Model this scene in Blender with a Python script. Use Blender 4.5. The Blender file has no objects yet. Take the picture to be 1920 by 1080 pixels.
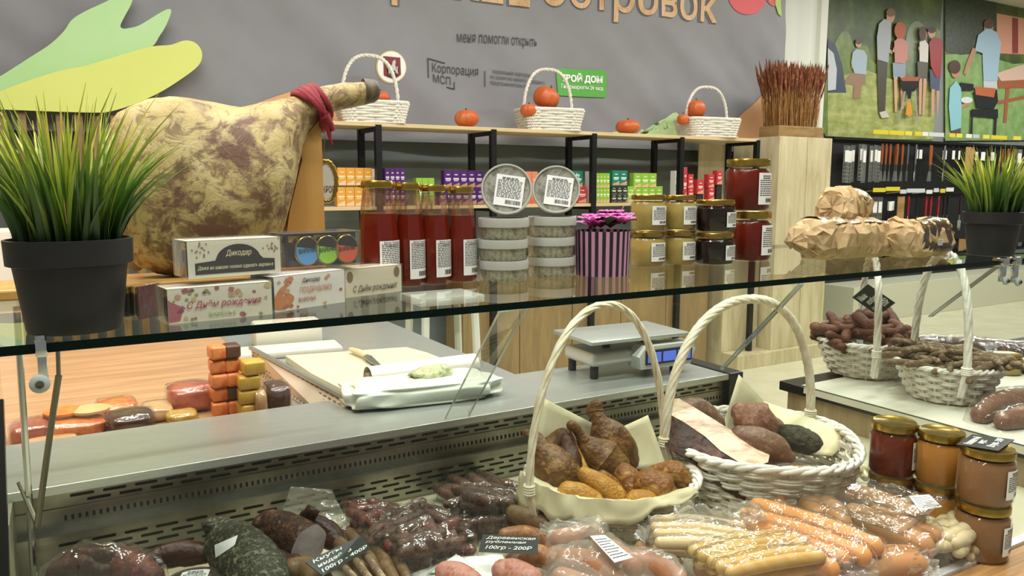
import bpy, bmesh, math, random
from mathutils import Vector, Matrix, Euler, noise
R = math.radians; PI = math.pi
S = bpy.context.scene; COL = S.collection
rnd = random.Random(7)

# ---------------------------------------------------------------- camera, world, lamps, exposure
FPX, CZ = 1450.0, 1.42
PITCH = math.atan2(192, FPX); TH = math.atan(2530 * math.cos(PITCH) / FPX)
cam = bpy.data.objects.new('camera', bpy.data.cameras.new('camera')); COL.objects.link(cam)
cam.location = (0, 0, CZ); cam.rotation_euler = (PI / 2 - PITCH, 0, TH - PI / 2)
cam.data.sensor_width = 36; cam.data.lens = FPX / 1920 * 36; cam.data.clip_start = .02
S.camera = cam
S.view_settings.view_transform = 'Standard'; S.view_settings.look = 'None'
S.view_settings.gamma = 1; S.view_settings.use_curve_mapping = False
S.view_settings.exposure = 0.05
S.cycles.max_bounces = 8; S.cycles.transparent_max_bounces = 24; S.cycles.glossy_bounces = 4
S.cycles.caustics_reflective = False; S.cycles.sample_clamp_indirect = 4
W = bpy.data.worlds.new('world'); S.world = W; W.use_nodes = True
W.node_tree.nodes['Background'].inputs[0].default_value = (.82, .84, .80, 1)
W.node_tree.nodes['Background'].inputs[1].default_value = .30
def area(x, y, z, sx, sy, power, col=(1, .99, .955), rot=(0, 0, 0)):
    l = bpy.data.lights.new('ceiling_or_fill_lamp', 'AREA'); l.shape = 'RECTANGLE'; l.size = sx; l.size_y = sy
    l.energy = power; l.color = col
    o = bpy.data.objects.new('ceiling_or_fill_lamp', l); COL.objects.link(o); o.location = (x, y, z); o.rotation_euler = rot
    return o
CEIL = 3.62
for x_, y_, sx_, sy_, p_ in ((-.6, .2, 1.5, .16, 42), (1.2, .2, 1.5, .16, 46), (.3, 1.3, 1.5, .16, 36), (2.2, 1.2, 1.5, .16, 40), (.2, 2.9, 1.6, .2, 30), (2.4, 2.9, 1.6, .2, 32), (4.6, 2.8, 1.6, .2, 44), (6.8, 3.2, 1.6, .2, 54), (9.0, 3.6, 1.6, .2, 56), (11.0, 3.8, 1.6, .2, 44)):
    area(x_, y_, CEIL - .06, sx_, sy_, p_)
area(-.35, 2.15, 2.5, .25, .25, 15, (1, .66, .36))  # warm fill added low over the worktable to give its orange glow

# ---------------------------------------------------------------- pixel -> place helper (photo frame 1920x1080)
_fw = Vector((math.cos(TH) * math.cos(PITCH), math.sin(TH) * math.cos(PITCH), -math.sin(PITCH)))
_rt = Vector((math.sin(TH), -math.cos(TH), 0)); _up = _rt.cross(_fw)
def P(px, py, D=None, z=None, X=None):
    d = _fw + _rt * ((px - 960) / FPX) + _up * ((540 - py) / FPX)
    t = D / d.y if D is not None else ((z - CZ) / d.z if z is not None else X / d.x)
    return Vector((0, 0, CZ)) + d * t
def mpp(p):                                   # metres per photo pixel at a point
    return (Vector(p) - Vector((0, 0, CZ))).dot(_fw) / FPX
def face_cam(p): return math.atan2(p[1], p[0]) - PI / 2     # rz that turns local -Y to the viewer's side

# ---------------------------------------------------------------- materials
def hx(h):
    h = h.lstrip('#'); v = [int(h[i:i + 2], 16) / 255 for i in (0, 2, 4)]
    return tuple((c / 12.92 if c <= .04045 else ((c + .055) / 1.055) ** 2.4) for c in v) + (1,)
MATS = {}
def _base(name):
    m = bpy.data.materials.new(name); m.use_nodes = True; MATS[name] = m
    return m, m.node_tree.nodes, m.node_tree.links, m.node_tree.nodes['Principled BSDF']
def mat(name, c1, c2=None, c3=None, scale=20, detail=6, rough=.5, metal=0, bump=0, bscale=None, st=(1, 1, 1),
        lo=.35, hi=.65, coat=0, sss=0, spec=.5, sheen=0, trans=0, dist=0, rvar=0, nrough=.6):
    m, N, L, B = _base(name)
    B.inputs['Base Color'].default_value = hx(c1); B.inputs['Roughness'].default_value = rough
    B.inputs['Metallic'].default_value = metal; B.inputs['Coat Weight'].default_value = coat
    B.inputs['Coat Roughness'].default_value = .08
    B.inputs['Specular IOR Level'].default_value = spec; B.inputs['Sheen Weight'].default_value = sheen
    if sss: B.inputs['Subsurface Weight'].default_value = sss; B.inputs['Subsurface Scale'].default_value = .01; B.inputs['Subsurface Radius'].default_value = (1, .5, .25)
    if trans: B.inputs['Transmission Weight'].default_value = trans
    if c2 or bump or rvar:
        tc = N.new('ShaderNodeTexCoord'); mp = N.new('ShaderNodeMapping'); mp.inputs['Scale'].default_value = st
        L.new(tc.outputs['Object'], mp.inputs[0])
        n = N.new('ShaderNodeTexNoise'); n.inputs['Scale'].default_value = scale; n.inputs['Detail'].default_value = detail
        n.inputs['Distortion'].default_value = dist; n.inputs['Roughness'].default_value = nrough
        L.new(mp.outputs[0], n.inputs['Vector'])
        if c2:
            r = N.new('ShaderNodeValToRGB'); r.color_ramp.elements[0].position = lo; r.color_ramp.elements[1].position = hi
            r.color_ramp.elements[0].color = hx(c1); r.color_ramp.elements[1].color = hx(c2)
            if c3:
                e = r.color_ramp.elements.new((lo + hi) / 2); e.color = hx(c3)
            L.new(n.outputs['Fac'], r.inputs[0]); L.new(r.outputs[0], B.inputs['Base Color'])
        if rvar:
            mr = N.new('ShaderNodeMapRange'); mr.inputs[3].default_value = max(0, rough - rvar); mr.inputs[4].default_value = rough + rvar
            L.new(n.outputs['Fac'], mr.inputs[0]); L.new(mr.outputs[0], B.inputs['Roughness'])
        if bump:
            src = n
            if bscale:
                src = N.new('ShaderNodeTexNoise'); src.inputs['Scale'].default_value = bscale; src.inputs['Detail'].default_value = 4
                L.new(mp.outputs[0], src.inputs['Vector'])
            b = N.new('ShaderNodeBump'); b.inputs['Strength'].default_value = 1; b.inputs['Distance'].default_value = bump
            L.new(src.outputs['Fac'], b.inputs['Height']); L.new(b.outputs[0], B.inputs['Normal'])
    return m
def glassy(name, tint=(1, 1, 1, 1), base=.04, gain=.9, rough=.0, haze=0, hazecol='#f2f2ea', bump=0, bscale=60, power=5, streak=None):
    """clear sheet: see-through, mirror-like towards grazing angles; optional milky film share"""
    m, N, L, B = _base(name); out = N['Material Output']
    lw = N.new('ShaderNodeLayerWeight'); lw.inputs['Blend'].default_value = .5
    p = N.new('ShaderNodeMath'); p.operation = 'POWER'; p.inputs[1].default_value = power; L.new(lw.outputs['Facing'], p.inputs[0])
    ma = N.new('ShaderNodeMath'); ma.operation = 'MULTIPLY_ADD'; ma.inputs[1].default_value = gain; ma.inputs[2].default_value = base
    ma.use_clamp = True; L.new(p.outputs[0], ma.inputs[0])
    t = N.new('ShaderNodeBsdfTransparent'); t.inputs[0].default_value = tint
    g = N.new('ShaderNodeBsdfGlossy'); g.inputs['Roughness'].default_value = rough
    first = t
    if bump or streak:
        tc = N.new('ShaderNodeTexCoord'); n = N.new('ShaderNodeTexNoise'); n.inputs['Scale'].default_value = bscale; n.inputs['Detail'].default_value = 3
        mp = N.new('ShaderNodeMapping'); L.new(tc.outputs['Object'], mp.inputs[0]); L.new(mp.outputs[0], n.inputs['Vector'])
        if streak: mp.inputs['Scale'].default_value = streak
    if bump:
        b = N.new('ShaderNodeBump'); b.inputs['Distance'].default_value = bump; L.new(n.outputs['Fac'], b.inputs['Height'])
        for q in (g, lw): L.new(b.outputs[0], q.inputs['Normal'])
    if haze:
        d = N.new('ShaderNodeBsdfDiffuse'); d.inputs[0].default_value = hx(hazecol)
        mh = N.new('ShaderNodeMixShader'); mh.inputs[0].default_value = haze
        if streak:
            mr = N.new('ShaderNodeMapRange'); mr.inputs[1].default_value = .45; mr.inputs[2].default_value = .75
            mr.inputs[3].default_value = haze * .4; mr.inputs[4].default_value = haze * 2; L.new(n.outputs['Fac'], mr.inputs[0]); L.new(mr.outputs[0], mh.inputs[0])
        L.new(t.outputs[0], mh.inputs[1]); L.new(d.outputs[0], mh.inputs[2]); first = mh
    mx = N.new('ShaderNodeMixShader'); L.new(ma.outputs[0], mx.inputs[0]); L.new(first.outputs[0], mx.inputs[1]); L.new(g.outputs[0], mx.inputs[2])
    L.new(mx.outputs[0], out.inputs[0]); N.remove(B)
    return m
def wood(name, c1, c2, scale=6, st=(1, 1, 12), rough=.45, bump=.0004, c3=None, lo=.35, hi=.65):
    return mat(name, c1, c2, c3, scale=scale, detail=8, rough=rough, bump=bump, st=st, dist=.6, lo=lo, hi=hi)
def flat(hexc, rough=.5, metal=0, coat=0):
    k = 'plain_%s_%d_%d_%d' % (hexc.strip('#'), int(rough * 100), int(metal * 100), int(coat * 100))
    return MATS.get(k) or mat(k, hexc, rough=rough, metal=metal, coat=coat)
def glow(name, hexc, s):
    m, N, L, B = _base(name); B.inputs['Base Color'].default_value = hx(hexc)
    B.inputs['Emission Color'].default_value = hx(hexc); B.inputs['Emission Strength'].default_value = s
    return m

# ---------------------------------------------------------------- mesh builder
class MB:
    def __init__(s): s.v = []; s.f = []; s.m = []
    def add(s, vs, fs, mi=0):
        o = len(s.v); s.v += [tuple(v) for v in vs]; s.f += [tuple(i + o for i in f) for f in fs]; s.m += [mi] * len(fs); return s
    def box(s, x0, x1, y0, y1, z0, z1, mi=0):
        v = [(x, y, z) for z in (z0, z1) for y in (y0, y1) for x in (x0, x1)]
        return s.add(v, [(0, 2, 3, 1), (4, 5, 7, 6), (0, 1, 5, 4), (2, 6, 7, 3), (0, 4, 6, 2), (1, 3, 7, 5)], mi)
    def rbox(s, x0, x1, y0, y1, z0, z1, r=.003, mi=0, seg=2):
        bm = bmesh.new(); bmesh.ops.create_cube(bm, size=1)
        for v in bm.verts: v.co = Vector(((x0 + x1) / 2 + v.co.x * (x1 - x0), (y0 + y1) / 2 + v.co.y * (y1 - y0), (z0 + z1) / 2 + v.co.z * (z1 - z0)))
        bmesh.ops.bevel(bm, geom=bm.edges[:], offset=r, segments=seg, affect='EDGES', profile=.5)
        return s.bm(bm, mi)
    def bm(s, bm, mi=0, M=None):
        bm.verts.index_update()
        s.add([(M @ v.co if M else v.co) for v in bm.verts], [[v.index for v in f.verts] for f in bm.faces], mi); bm.free(); return s
    def tube(s, pts, r, n=8, closed=False, mi=0, caps=True, flatk=1.0):
        pts = [Vector(p) for p in pts]; k = len(pts); rr = r if isinstance(r, (list, tuple)) else [r] * k
        vs = []; prev = None
        for i, p in enumerate(pts):
            a = pts[(i - 1) % k] if (closed or i > 0) else p; b = pts[(i + 1) % k] if (closed or i < k - 1) else p
            t = (b - a)
            t = t.normalized() if t.length > 1e-9 else Vector((0, 0, 1))
            if prev is None:
                u = t.cross(Vector((0, 0, 1)))
                if u.length < .1: u = t.cross(Vector((1, 0, 0)))
                u.normalize()
            else:
                u = prev - t * prev.dot(t)
                if u.length < 1e-6: u = t.orthogonal()
                u.normalize()
            prev = u; w = t.cross(u)
            for j in range(n):
                q = 2 * PI * j / n; vs.append(p + u * (rr[i] * math.cos(q)) + w * (rr[i] * flatk * math.sin(q)))
        fs = []
        for i in range(k if closed else k - 1):
            a = i * n; b = ((i + 1) % k) * n
            for j in range(n): fs.append((a + j, a + (j + 1) % n, b + (j + 1) % n, b + j))
        if caps and not closed: fs += [tuple(range(n - 1, -1, -1)), tuple(range((k - 1) * n, k * n))]
        return s.add(vs, fs, mi)
    def lathe(s, prof, n=32, c=(0, 0, 0), mi=0, caps=True):
        vs = []; k = len(prof)
        for r, z in prof:
            for j in range(n):
                q = 2 * PI * j / n; vs.append((c[0] + r * math.cos(q), c[1] + r * math.sin(q), c[2] + z))
        fs = [(i * n + j, i * n + (j + 1) % n, (i + 1) * n + (j + 1) % n, (i + 1) * n + j) for i in range(k - 1) for j in range(n)]
        if caps: fs += [tuple(range(n - 1, -1, -1)), tuple(range((k - 1) * n, k * n))]
        return s.add(vs, fs, mi)
    def prism(s, poly, t, mi=0, axis='y', off=0):
        """outline in (x,z), thickness t from y=off to off+t (axis y), or (x,y) and z (axis z)"""
        n = len(poly)
        ar = sum(poly[i][0] * poly[(i + 1) % n][1] - poly[(i + 1) % n][0] * poly[i][1] for i in range(n))
        pl = poly if ar > 0 else poly[::-1]
        if axis == 'y': v = [(a, off, b) for a, b in pl] + [(a, off + t, b) for a, b in pl]
        else: v = [(a, b, off + t) for a, b in pl] + [(a, b, off) for a, b in pl]
        if t == 0: return s.add(v[:n], [tuple(range(n))], mi)
        return s.add(v, [tuple(range(n)), tuple(range(2 * n - 1, n - 1, -1))] + [(j, n + j, n + (j + 1) % n, (j + 1) % n) for j in range(n)], mi)
    def build(s, name, mats, parent=None, smooth=40, loc=None, rz=None):
        me = bpy.data.meshes.new(name); me.from_pydata(s.v, [], s.f); me.update()
        mats = mats if isinstance(mats, (list, tuple)) else [mats]
        for m in mats: me.materials.append(MATS[m] if isinstance(m, str) else m)
        if len(mats) > 1: me.polygons.foreach_set('material_index', s.m)
        if smooth: me.shade_smooth(); me.set_sharp_from_angle(angle=R(smooth))
        return put(name, me, parent, loc, rz)
def put(name, me, parent=None, loc=None, rz=None):
    o = bpy.data.objects.new(name, me); COL.objects.link(o)
    if parent: o.parent = parent
    if loc is not None: o.location = loc
    if rz is not None: o.rotation_euler = (0, 0, rz)
    return o
def tag(o, label=None, cat=None, group=None, kind=None):
    for k, v in (('label', label), ('category', cat), ('group', group), ('kind', kind)):
        if v: o[k] = v
    return o
def thing(name, label, cat, loc=(0, 0, 0), rz=0, group=None, sc=None):
    o = bpy.data.objects.new(name, None); COL.objects.link(o); o.empty_display_size = .05
    o.location = loc; o.rotation_euler = rz if isinstance(rz, (tuple, list)) else (0, 0, rz)
    if sc: o.scale = (sc,) * 3 if isinstance(sc, (int, float)) else sc
    return tag(o, label, cat, group)
def dup(root, loc, rz=0, label=None, group=None, sc=None):
    r = root.copy(); COL.objects.link(r); r.location = loc; r.rotation_euler = rz if isinstance(rz, (tuple, list)) else (0, 0, rz)
    if sc: r.scale = (sc,) * 3 if isinstance(sc, (int, float)) else sc
    tag(r, label, None, group)
    for ch in list(root.children):
        c = ch.copy(); COL.objects.link(c); c.parent = r
        for g in ch.children:
            d = g.copy(); COL.objects.link(d); d.parent = c
    return r
def struct(o): o['kind'] = 'structure'; return o
def text(name, body, w, h, m, parent, loc, rot=(PI / 2, 0, 0), shear=0, bold=0, ext=.0004, bend=None, mid=True, arch=None, align='CENTER', spc=1):
    c = bpy.data.curves.new('lettering', 'FONT'); c.body = body; c.shear = shear; c.offset = bold; c.align_x = align; c.extrude = 0; c.space_line = spc
    c.resolution_u = 3
    t = bpy.data.objects.new('t', c); COL.objects.link(t); me = bpy.data.meshes.new_from_object(t)
    bpy.data.objects.remove(t); me.name = name
    xs = [v.co.x for v in me.vertices]; ys = [v.co.y for v in me.vertices]
    sx = w / (max(xs) - min(xs)); sy = h / (max(ys) - min(ys)) if h else sx
    cx = (max(xs) + min(xs)) / 2; cy = (max(ys) + min(ys)) / 2
    for v in me.vertices:
        x, y = (v.co.x - cx) * sx, (v.co.y - cy) * sy; z = ext
        if arch: y += arch(x)
        if bend: x, z = (bend + ext) * math.sin(x / bend), (bend + ext) * math.cos(x / bend)
        v.co = (x, y, z)
    me.materials.append(MATS[m] if isinstance(m, str) else m)
    o = put(name, me, parent, loc); o.rotation_euler = rot
    return o
def blob(name, size, m, parent=None, amp=.12, ns=3, seed=0, sub=4, shape=None, flatz=None, fine=0, fns=18):
    """lumpy rounded body, size = half extents"""
    bm = bmesh.new(); bmesh.ops.create_icosphere(bm, subdivisions=sub, radius=1)
    off = Vector((seed * 3.7, seed * 1.3, seed * 2.1))
    for v in bm.verts:
        p = v.co.copy(); k = 1 + amp * noise.noise(p * ns / 2 + off)
        if fine: k += fine * noise.noise(p * fns / 2 + off)
        q = p * k
        if shape: q = shape(q)
        v.co = Vector((q.x * size[0], q.y * size[1], q.z * size[2]))
        if flatz is not None and v.co.z < flatz: v.co.z = flatz + (v.co.z - flatz) * .15
    mb = MB().bm(bm)
    return mb.build(name, m, parent, smooth=180)
def sausage(mb, pts, r, n=10, wr=0, seed=0, mi=0, k=8, taper=.9, knob=True):
    """closed rounded link along a smooth path through pts (Catmull-Rom)"""
    pts = [Vector(p) for p in pts]; q = [pts[0] * 2 - pts[1]] + pts + [pts[-1] * 2 - pts[-2]]; path = []
    for i in range(1, len(q) - 2):
        for j in range(k):
            t = j / k; a, b, c, d = q[i - 1:i + 3]
            path.append(.5 * ((2 * b) + (c - a) * t + (2 * a - 5 * b + 4 * c - d) * t * t + (3 * b - a - 3 * c + d) * t ** 3))
    path.append(pts[-1]); m = len(path); L = sum((path[i + 1] - path[i]).length for i in range(m - 1)); rr = []; s = 0
    for i in range(m):
        if i: s += (path[i] - path[i - 1]).length
        e = min(s, L - s) / r
        f = math.sqrt(max(0, 1 - (1 - min(e, 1)) ** 2)) if e < 1 else 1
        rr.append(r * max(f, .12) * (1 + wr * noise.noise(path[i] * 60 + Vector((seed, seed, 0)))) * (taper + (1 - taper) * math.sin(PI * s / L)))
    o = len(mb.v); mb.tube(path, rr, n, mi=mi)
    if wr:
        for i in range(o, len(mb.v)):
            v = Vector(mb.v[i]); d = noise.noise_vector(v * 90 + Vector((seed * 1.7, 0, seed))) * (wr * r * .5); mb.v[i] = tuple(v + d)
    return mb
def drape(items, x0, x1, y0, y1, nx, ny, off=.003, wr=.003, ws=30, seed=0, base=0, soft=2, skirt=.35, out=None):
    """film laid over capsules [(ax,ay,az,bx,by,bz,r)]: a height sheet, wrinkled"""
    H = [[base] * (nx + 1) for _ in range(ny + 1)]
    sam = []
    for a in items:
        A = Vector(a[:3]); B = Vector(a[3:6]); n = max(2, int((B - A).length / a[6] * 2))
        sam += [(A.lerp(B, i / n), a[6] + off) for i in range(n + 1)]
    dx = (x1 - x0) / nx; dy = (y1 - y0) / ny
    for c, r in sam:
        for j in range(max(0, int((c.y - r - y0) / dy)), min(ny, int((c.y + r - y0) / dy) + 1) + 1):
            for i in range(max(0, int((c.x - r - x0) / dx)), min(nx, int((c.x + r - x0) / dx) + 1) + 1):
                d2 = (x0 + i * dx - c.x) ** 2 + (y0 + j * dy - c.y) ** 2
                if d2 < r * r: H[j][i] = max(H[j][i], c.z + math.sqrt(r * r - d2))
    for _ in range(soft):
        G = [r[:] for r in H]
        for j in range(ny + 1):
            for i in range(nx + 1):
                nb = [G[b][a] for a, b in ((i - 1, j), (i + 1, j), (i, j - 1), (i, j + 1)) if 0 <= a <= nx and 0 <= b <= ny]
                H[j][i] = max(G[j][i] if G[j][i] > base + .001 else base, sum(nb) / len(nb) * .96 + base * .04)
    mb = MB(); vs = []
    for j in range(ny + 1):
        for i in range(nx + 1):
            x, y = x0 + i * dx, y0 + j * dy; q = Vector((x * ws, y * ws, seed))
            e = noise.noise(q) * .6 + abs(noise.noise(q * 2.3)) * .6
            vs.append((x + wr * noise.noise(q * .7 + Vector((9, 0, 0))), y + wr * noise.noise(q * .7 + Vector((0, 9, 0))), H[j][i] + wr * max(0, e + .15)))
    fs = []
    for j in range(ny):
        for i in range(nx):
            if max(H[j][i], H[j][i + 1], H[j + 1][i], H[j + 1][i + 1]) > base + .0035: fs.append((j * (nx + 1) + i, j * (nx + 1) + i + 1, (j + 1) * (nx + 1) + i + 1, (j + 1) * (nx + 1) + i))
    return mb.add(vs, fs)
def label(name, parent, w, h, Rr=None, loc=(0, 0, 0), rot=(0, 0, 0), lines=9, bar=True, head=2, seed=0, paper='label_paper', ink='label_ink', qr=False):
    """printed sticker in the XZ plane facing -Y, or wrapped on a cylinder of radius Rr about Z"""
    mb = MB(); rn = random.Random(seed + 11)
    def strip(xa, xb, za, zb, mi, e):
        n = max(1, int((xb - xa) / w * 10)) if Rr else 1; v = []
        for i in range(n + 1):
            x = xa + (xb - xa) * i / n
            q = ((Rr + e) * math.sin(x / Rr), -(Rr + e) * math.cos(x / Rr)) if Rr else (x, -e)
            v += [(q[0], q[1], za), (q[0], q[1], zb)]
        mb.add(v, [(2 * i, 2 * i + 2, 2 * i + 3, 2 * i + 1) for i in range(n)], mi)
    strip(-w / 2, w / 2, -h / 2, h / 2, 0, .0003)
    top = h / 2 - h * .07; bot = -h / 2 + (h * .26 if bar else h * .07); n = lines; dz = (top - bot) / n
    for i in range(n):
        z = top - dz * (i + .5); th = dz * (.30 if i < head else .22)
        wa = w * (.30 if i < head else .43) * (1 - .08 * rn.random()); x = -wa
        if i >= head: x = -w * .43
        while x < wa:
            ln = min(w * rn.uniform(.05, .16), wa - x)
            if ln > w * .02: strip(x, x + ln, z - th, z + th, 1, .0006)
            x += ln + w * .025
    if bar:
        x = -w * .1
        while x < w * .42:
            b = w * rn.choice((.012, .02, .03)); strip(x, x + b, -h / 2 + h * .07, -h / 2 + h * .2, 1, .0006); x += b + w * rn.choice((.012, .02))
    o = mb.build(name, [paper, ink], parent, smooth=0, loc=loc); o.rotation_euler = rot
    return o
def cat_poly(pts, k=6, closed=True):
    n = len(pts); o = []
    for i in range(n if closed else n - 1):
        a, b, c, d = [Vector(pts[(i + j) % n] if closed else pts[min(max(i + j, 0), n - 1)]) for j in (-1, 0, 1, 2)]
        for j in range(k):
            t = j / k; o.append(.5 * ((2 * b) + (c - a) * t + (2 * a - 5 * b + 4 * c - d) * t * t + (3 * b - a - 3 * c + d) * t ** 3))
    if not closed: o.append(Vector(pts[-1]))
    return [tuple(v) for v in o]

mat('label_paper', '#eeeeea', rough=.45); mat('label_ink', '#3a3a3c', rough=.7)
mat('black_metal', '#141416', rough=.45, metal=.3); mat('black_plastic', '#121214', '#0c0c0e', scale=40, rough=.55, bump=.0002)
mat('chrome', '#c8ccca', rough=.12, metal=1); mat('steel_dark', '#7d7a70', rough=.3, metal=1)
mat('steel_brushed', '#cdd0cc', '#aeb2ae', scale=14, st=(1.2, 60, 60), rough=.30, metal=.62, rvar=.08, lo=.3, hi=.7)
mat('steel_panel', '#a2a094', '#7b7a70', '#8f8d82', scale=5, st=(1.5, 1, .4), rough=.30, metal=.85, rvar=.08)
mat('dark_slot', '#0c0c0a', rough=.8)
glassy('shelf_glass', (.94, .985, .955, 1), .07, .93); glassy('shelf_under', (.97, 1, .98, 1), .0, .0)
mat('glass_edge', '#02140e', rough=.25, spec=.15)
glassy('case_glass', (.99, 1, .99, 1), .02, .5, haze=.006, hazecol='#e8e4d2', bscale=8, streak=(1.5, 30, 30))
glassy('clear_plastic', (1, 1, 1, 1), .07, .7, rough=.07, haze=.04, bump=.003, bscale=32)
glassy('film', (1, 1, 1, 1), .075, .75, rough=.06, haze=.018, hazecol='#fbf6e8', bump=.004, bscale=42, power=3.6)
glassy('film_milky', (1, 1, 1, 1), .06, .6, rough=.14, haze=.14, hazecol='#fbf6e8', bump=.005, bscale=36, power=3)
glassy('jar_glass', (.99, 1, .99, 1), .025, .6)
mat('rattan_white', '#f0ece2', '#d9d3c4', scale=60, rough=.5, bump=.0004, st=(1, 1, 1))
mat('rattan_cream', '#efe6d2', '#d8c9aa', scale=50, rough=.5, bump=.0004)
mat('gold_lid', '#b99b4e', '#a4863c', scale=60, rough=.24, metal=.95)
wood('pale_wood', '#d6cba8', '#bcae88', scale=5, st=(3, 3, .5), c3='#cbbf9a')
wood('shelf_wood', '#d9c49a', '#c8b184', scale=6, st=(.4, 6, 6)); wood('rail_wood', '#b88d58', '#8f683c', scale=6, st=(.8, 12, 12), c3='#a67c4a')
wood('end_wood', '#a99574', '#8a7757', scale=6, st=(9, 9, .8), c3='#9a8666', lo=.3, hi=.7)
# ================================================================ the setting
mat('floor_tile', '#dcd8bc', '#d2cdb0', scale=3, rough=.25, lo=.4, hi=.6)
mat('ceiling_white', '#c9c7b4', rough=.9); mat('wall_paint', '#8b908d', '#828784', scale=2, rough=.8)
mat('column_white', '#dddfd6', '#d3d6cc', scale=2, st=(4, 4, .1), rough=.6)
mat('banner_cloth', '#8b8a8e', '#868589', scale=4, rough=.62, sheen=.1)
mat('shelf_back', '#79827f', '#717a77', scale=1.5, rough=.7)
o = MB().box(-6, 16, -4, 9, -.05, 0).build('floor', 'floor_tile', smooth=0); struct(o)
o = MB().box(-6, 16, -4, 9, CEIL, CEIL + .05).build('ceiling', 'ceiling_white', smooth=0); struct(o)
BX1 = P(1466, 100, D=4.75).x
o = MB().box(-6, BX1, 4.80, 4.86, 0, CEIL).build('wall_back', 'shelf_back', smooth=0); struct(o)
o = MB().box(BX1 + .05, 16, 5.52, 5.6, 0, CEIL).build('wall_far', 'wall_paint', smooth=0); struct(o)
xa, xb = P(1466, 100, D=5).x, P(1549, 100, D=5.0).x
mb = MB(); xs = [xa, xa + (xb - xa) * .66, xa + (xb - xa) * .70, xa + (xb - xa) * .80, xa + (xb - xa) * .84, xb]; ys = [5.0, 5.0, 5.03, 5.03, 5.0, 5.0]
for i in range(5): mb.add([(xs[i], ys[i], 0), (xs[i + 1], ys[i + 1], 0), (xs[i + 1], ys[i + 1], CEIL), (xs[i], ys[i], CEIL)], [(0, 1, 2, 3)])
mb.box(xa, xb - .08, 5.04, 5.3, 0, CEIL); o = mb.build('wall_column', 'column_white', smooth=0); struct(o)

# ---------------------------------------------------------------- banner
BD = 4.72
def bfold(x, z):
    q = Vector((x * .9 + z * 1.1, (x - z) * .28, 3.3))
    f = noise.noise(q * 1.9) * .034 + noise.noise(q * 4.5 + Vector((5, 1, 0))) * .017
    return BD + f * (.5 + .5 * min(1, abs(z - 3.2)))
ban = thing('fabric_banner', 'wide creased grey fabric banner with wood-look lettering behind the top shelf', 'banner', (0, BD, 1.7))
mb = MB(); x0, x1, z0, z1, nx, nz = -3.2, BX1, 1.70, 3.60, 170, 60
mb.add([(x0 + (x1 - x0) * i / nx, bfold(x0 + (x1 - x0) * i / nx, z0 + (z1 - z0) * j / nz) - BD, z0 + (z1 - z0) * j / nz - 1.7) for j in range(nz + 1) for i in range(nx + 1)],
       [(j * (nx + 1) + i, j * (nx + 1) + i + 1, (j + 1) * (nx + 1) + i + 1, (j + 1) * (nx + 1) + i) for j in range(nz) for i in range(nx)])
mb.build('cloth', 'banner_cloth', ban, smooth=180)
def onfold(o, e):
    for v in o.data.vertices:
        x, z = v.co.x, v.co.z; v.co.y = bfold(x, z + 1.7) - BD - e + v.co.y
def bprint(name, polys, m, e=.006, smooth_pts=0):
    mb = MB()
    for poly in polys:
        q = cat_poly(poly, smooth_pts) if smooth_pts else poly
        pts = [P(a, b, D=BD) for a, b in q]
        bm = bmesh.new(); bm.faces.new([bm.verts.new((p.x, 0, p.z - 1.7)) for p in pts])
        bmesh.ops.triangulate(bm, faces=bm.faces[:])
        for _ in range(3):
            lg = [ed for ed in bm.edges if ed.calc_length() > .12]
            if lg: bmesh.ops.subdivide_edges(bm, edges=lg, cuts=1); bmesh.ops.triangulate(bm, faces=bm.faces[:])
        for f in bm.faces: f.normal_update()
        mb.bm(bm)
    o = mb.build(name, m, ban, smooth=180); onfold(o, e); return o
def btext(name, s, pa, pb, hpx, m, bold=0, e=.007, align='CENTER', spc=1):
    A, B = P(*pa, D=BD), P(*pb, D=BD); c = (A + B) / 2; w = abs(B.x - A.x)
    o = text(name, s, w, hpx * mpp(c) if hpx else None, m, None, (0, 0, 0), bold=bold, align=align, spc=spc)
    me = o.data; r = math.atan2(B.z - A.z, B.x - A.x)
    for v in me.vertices:
        x, z = v.co.x, v.co.y; v.co = (c.x + x, 0, c.z - 1.7 + z + x * math.tan(r))
    o.rotation_euler = (0, 0, 0); o.parent = ban; onfold(o, e); return o
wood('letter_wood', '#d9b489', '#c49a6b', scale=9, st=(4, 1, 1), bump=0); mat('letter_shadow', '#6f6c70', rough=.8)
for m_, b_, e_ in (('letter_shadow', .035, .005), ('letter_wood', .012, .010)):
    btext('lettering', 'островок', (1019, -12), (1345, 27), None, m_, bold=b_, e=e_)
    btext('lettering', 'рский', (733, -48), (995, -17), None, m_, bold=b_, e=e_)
btext('lettering', 'меня помогли открыть', (858, 73), (1009, 83), 20, flat('#4c4a50', .8))
bprint('bracket_mark', [[(802, 108), (836, 117), (836, 119), (802, 110)], [(802, 110), (804, 110.5), (804, 146), (802, 146)], [(852, 153), (854, 153), (854, 166), (852, 166)], [(838, 162), (854, 166), (854, 168), (838, 164)]], flat('#46454a', .8))
btext('lettering', 'Корпорация', (811, 128), (897, 136), 21, flat('#46454a', .8)); btext('lettering', 'МСП', (812, 146), (846, 152), 15, flat('#46454a', .8))
bprint('divider_line', [[(908, 133), (910, 133), (910.5, 162), (908.5, 162)]], flat('#55545a', .8))
btext('lettering', 'федеральная корпорация\nпо развитию малого и среднего\nпредпринимательства', (919, 144), (1021, 156), 30, flat('#5a595f', .8), align='LEFT')
def circ(cx, cy, r, ry=None, n=36): return [(cx + r * math.cos(2 * PI * i / n), cy + (ry or r) * math.sin(2 * PI * i / n)) for i in range(n)]
bprint('crest_rim', [circ(731.5, 126.5, 28.5, 31)], flat('#d9c77a'), .004); bprint('crest_disc', [circ(731.5, 126.5, 26.5, 29)], flat('#f0efe8'), .008)
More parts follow.
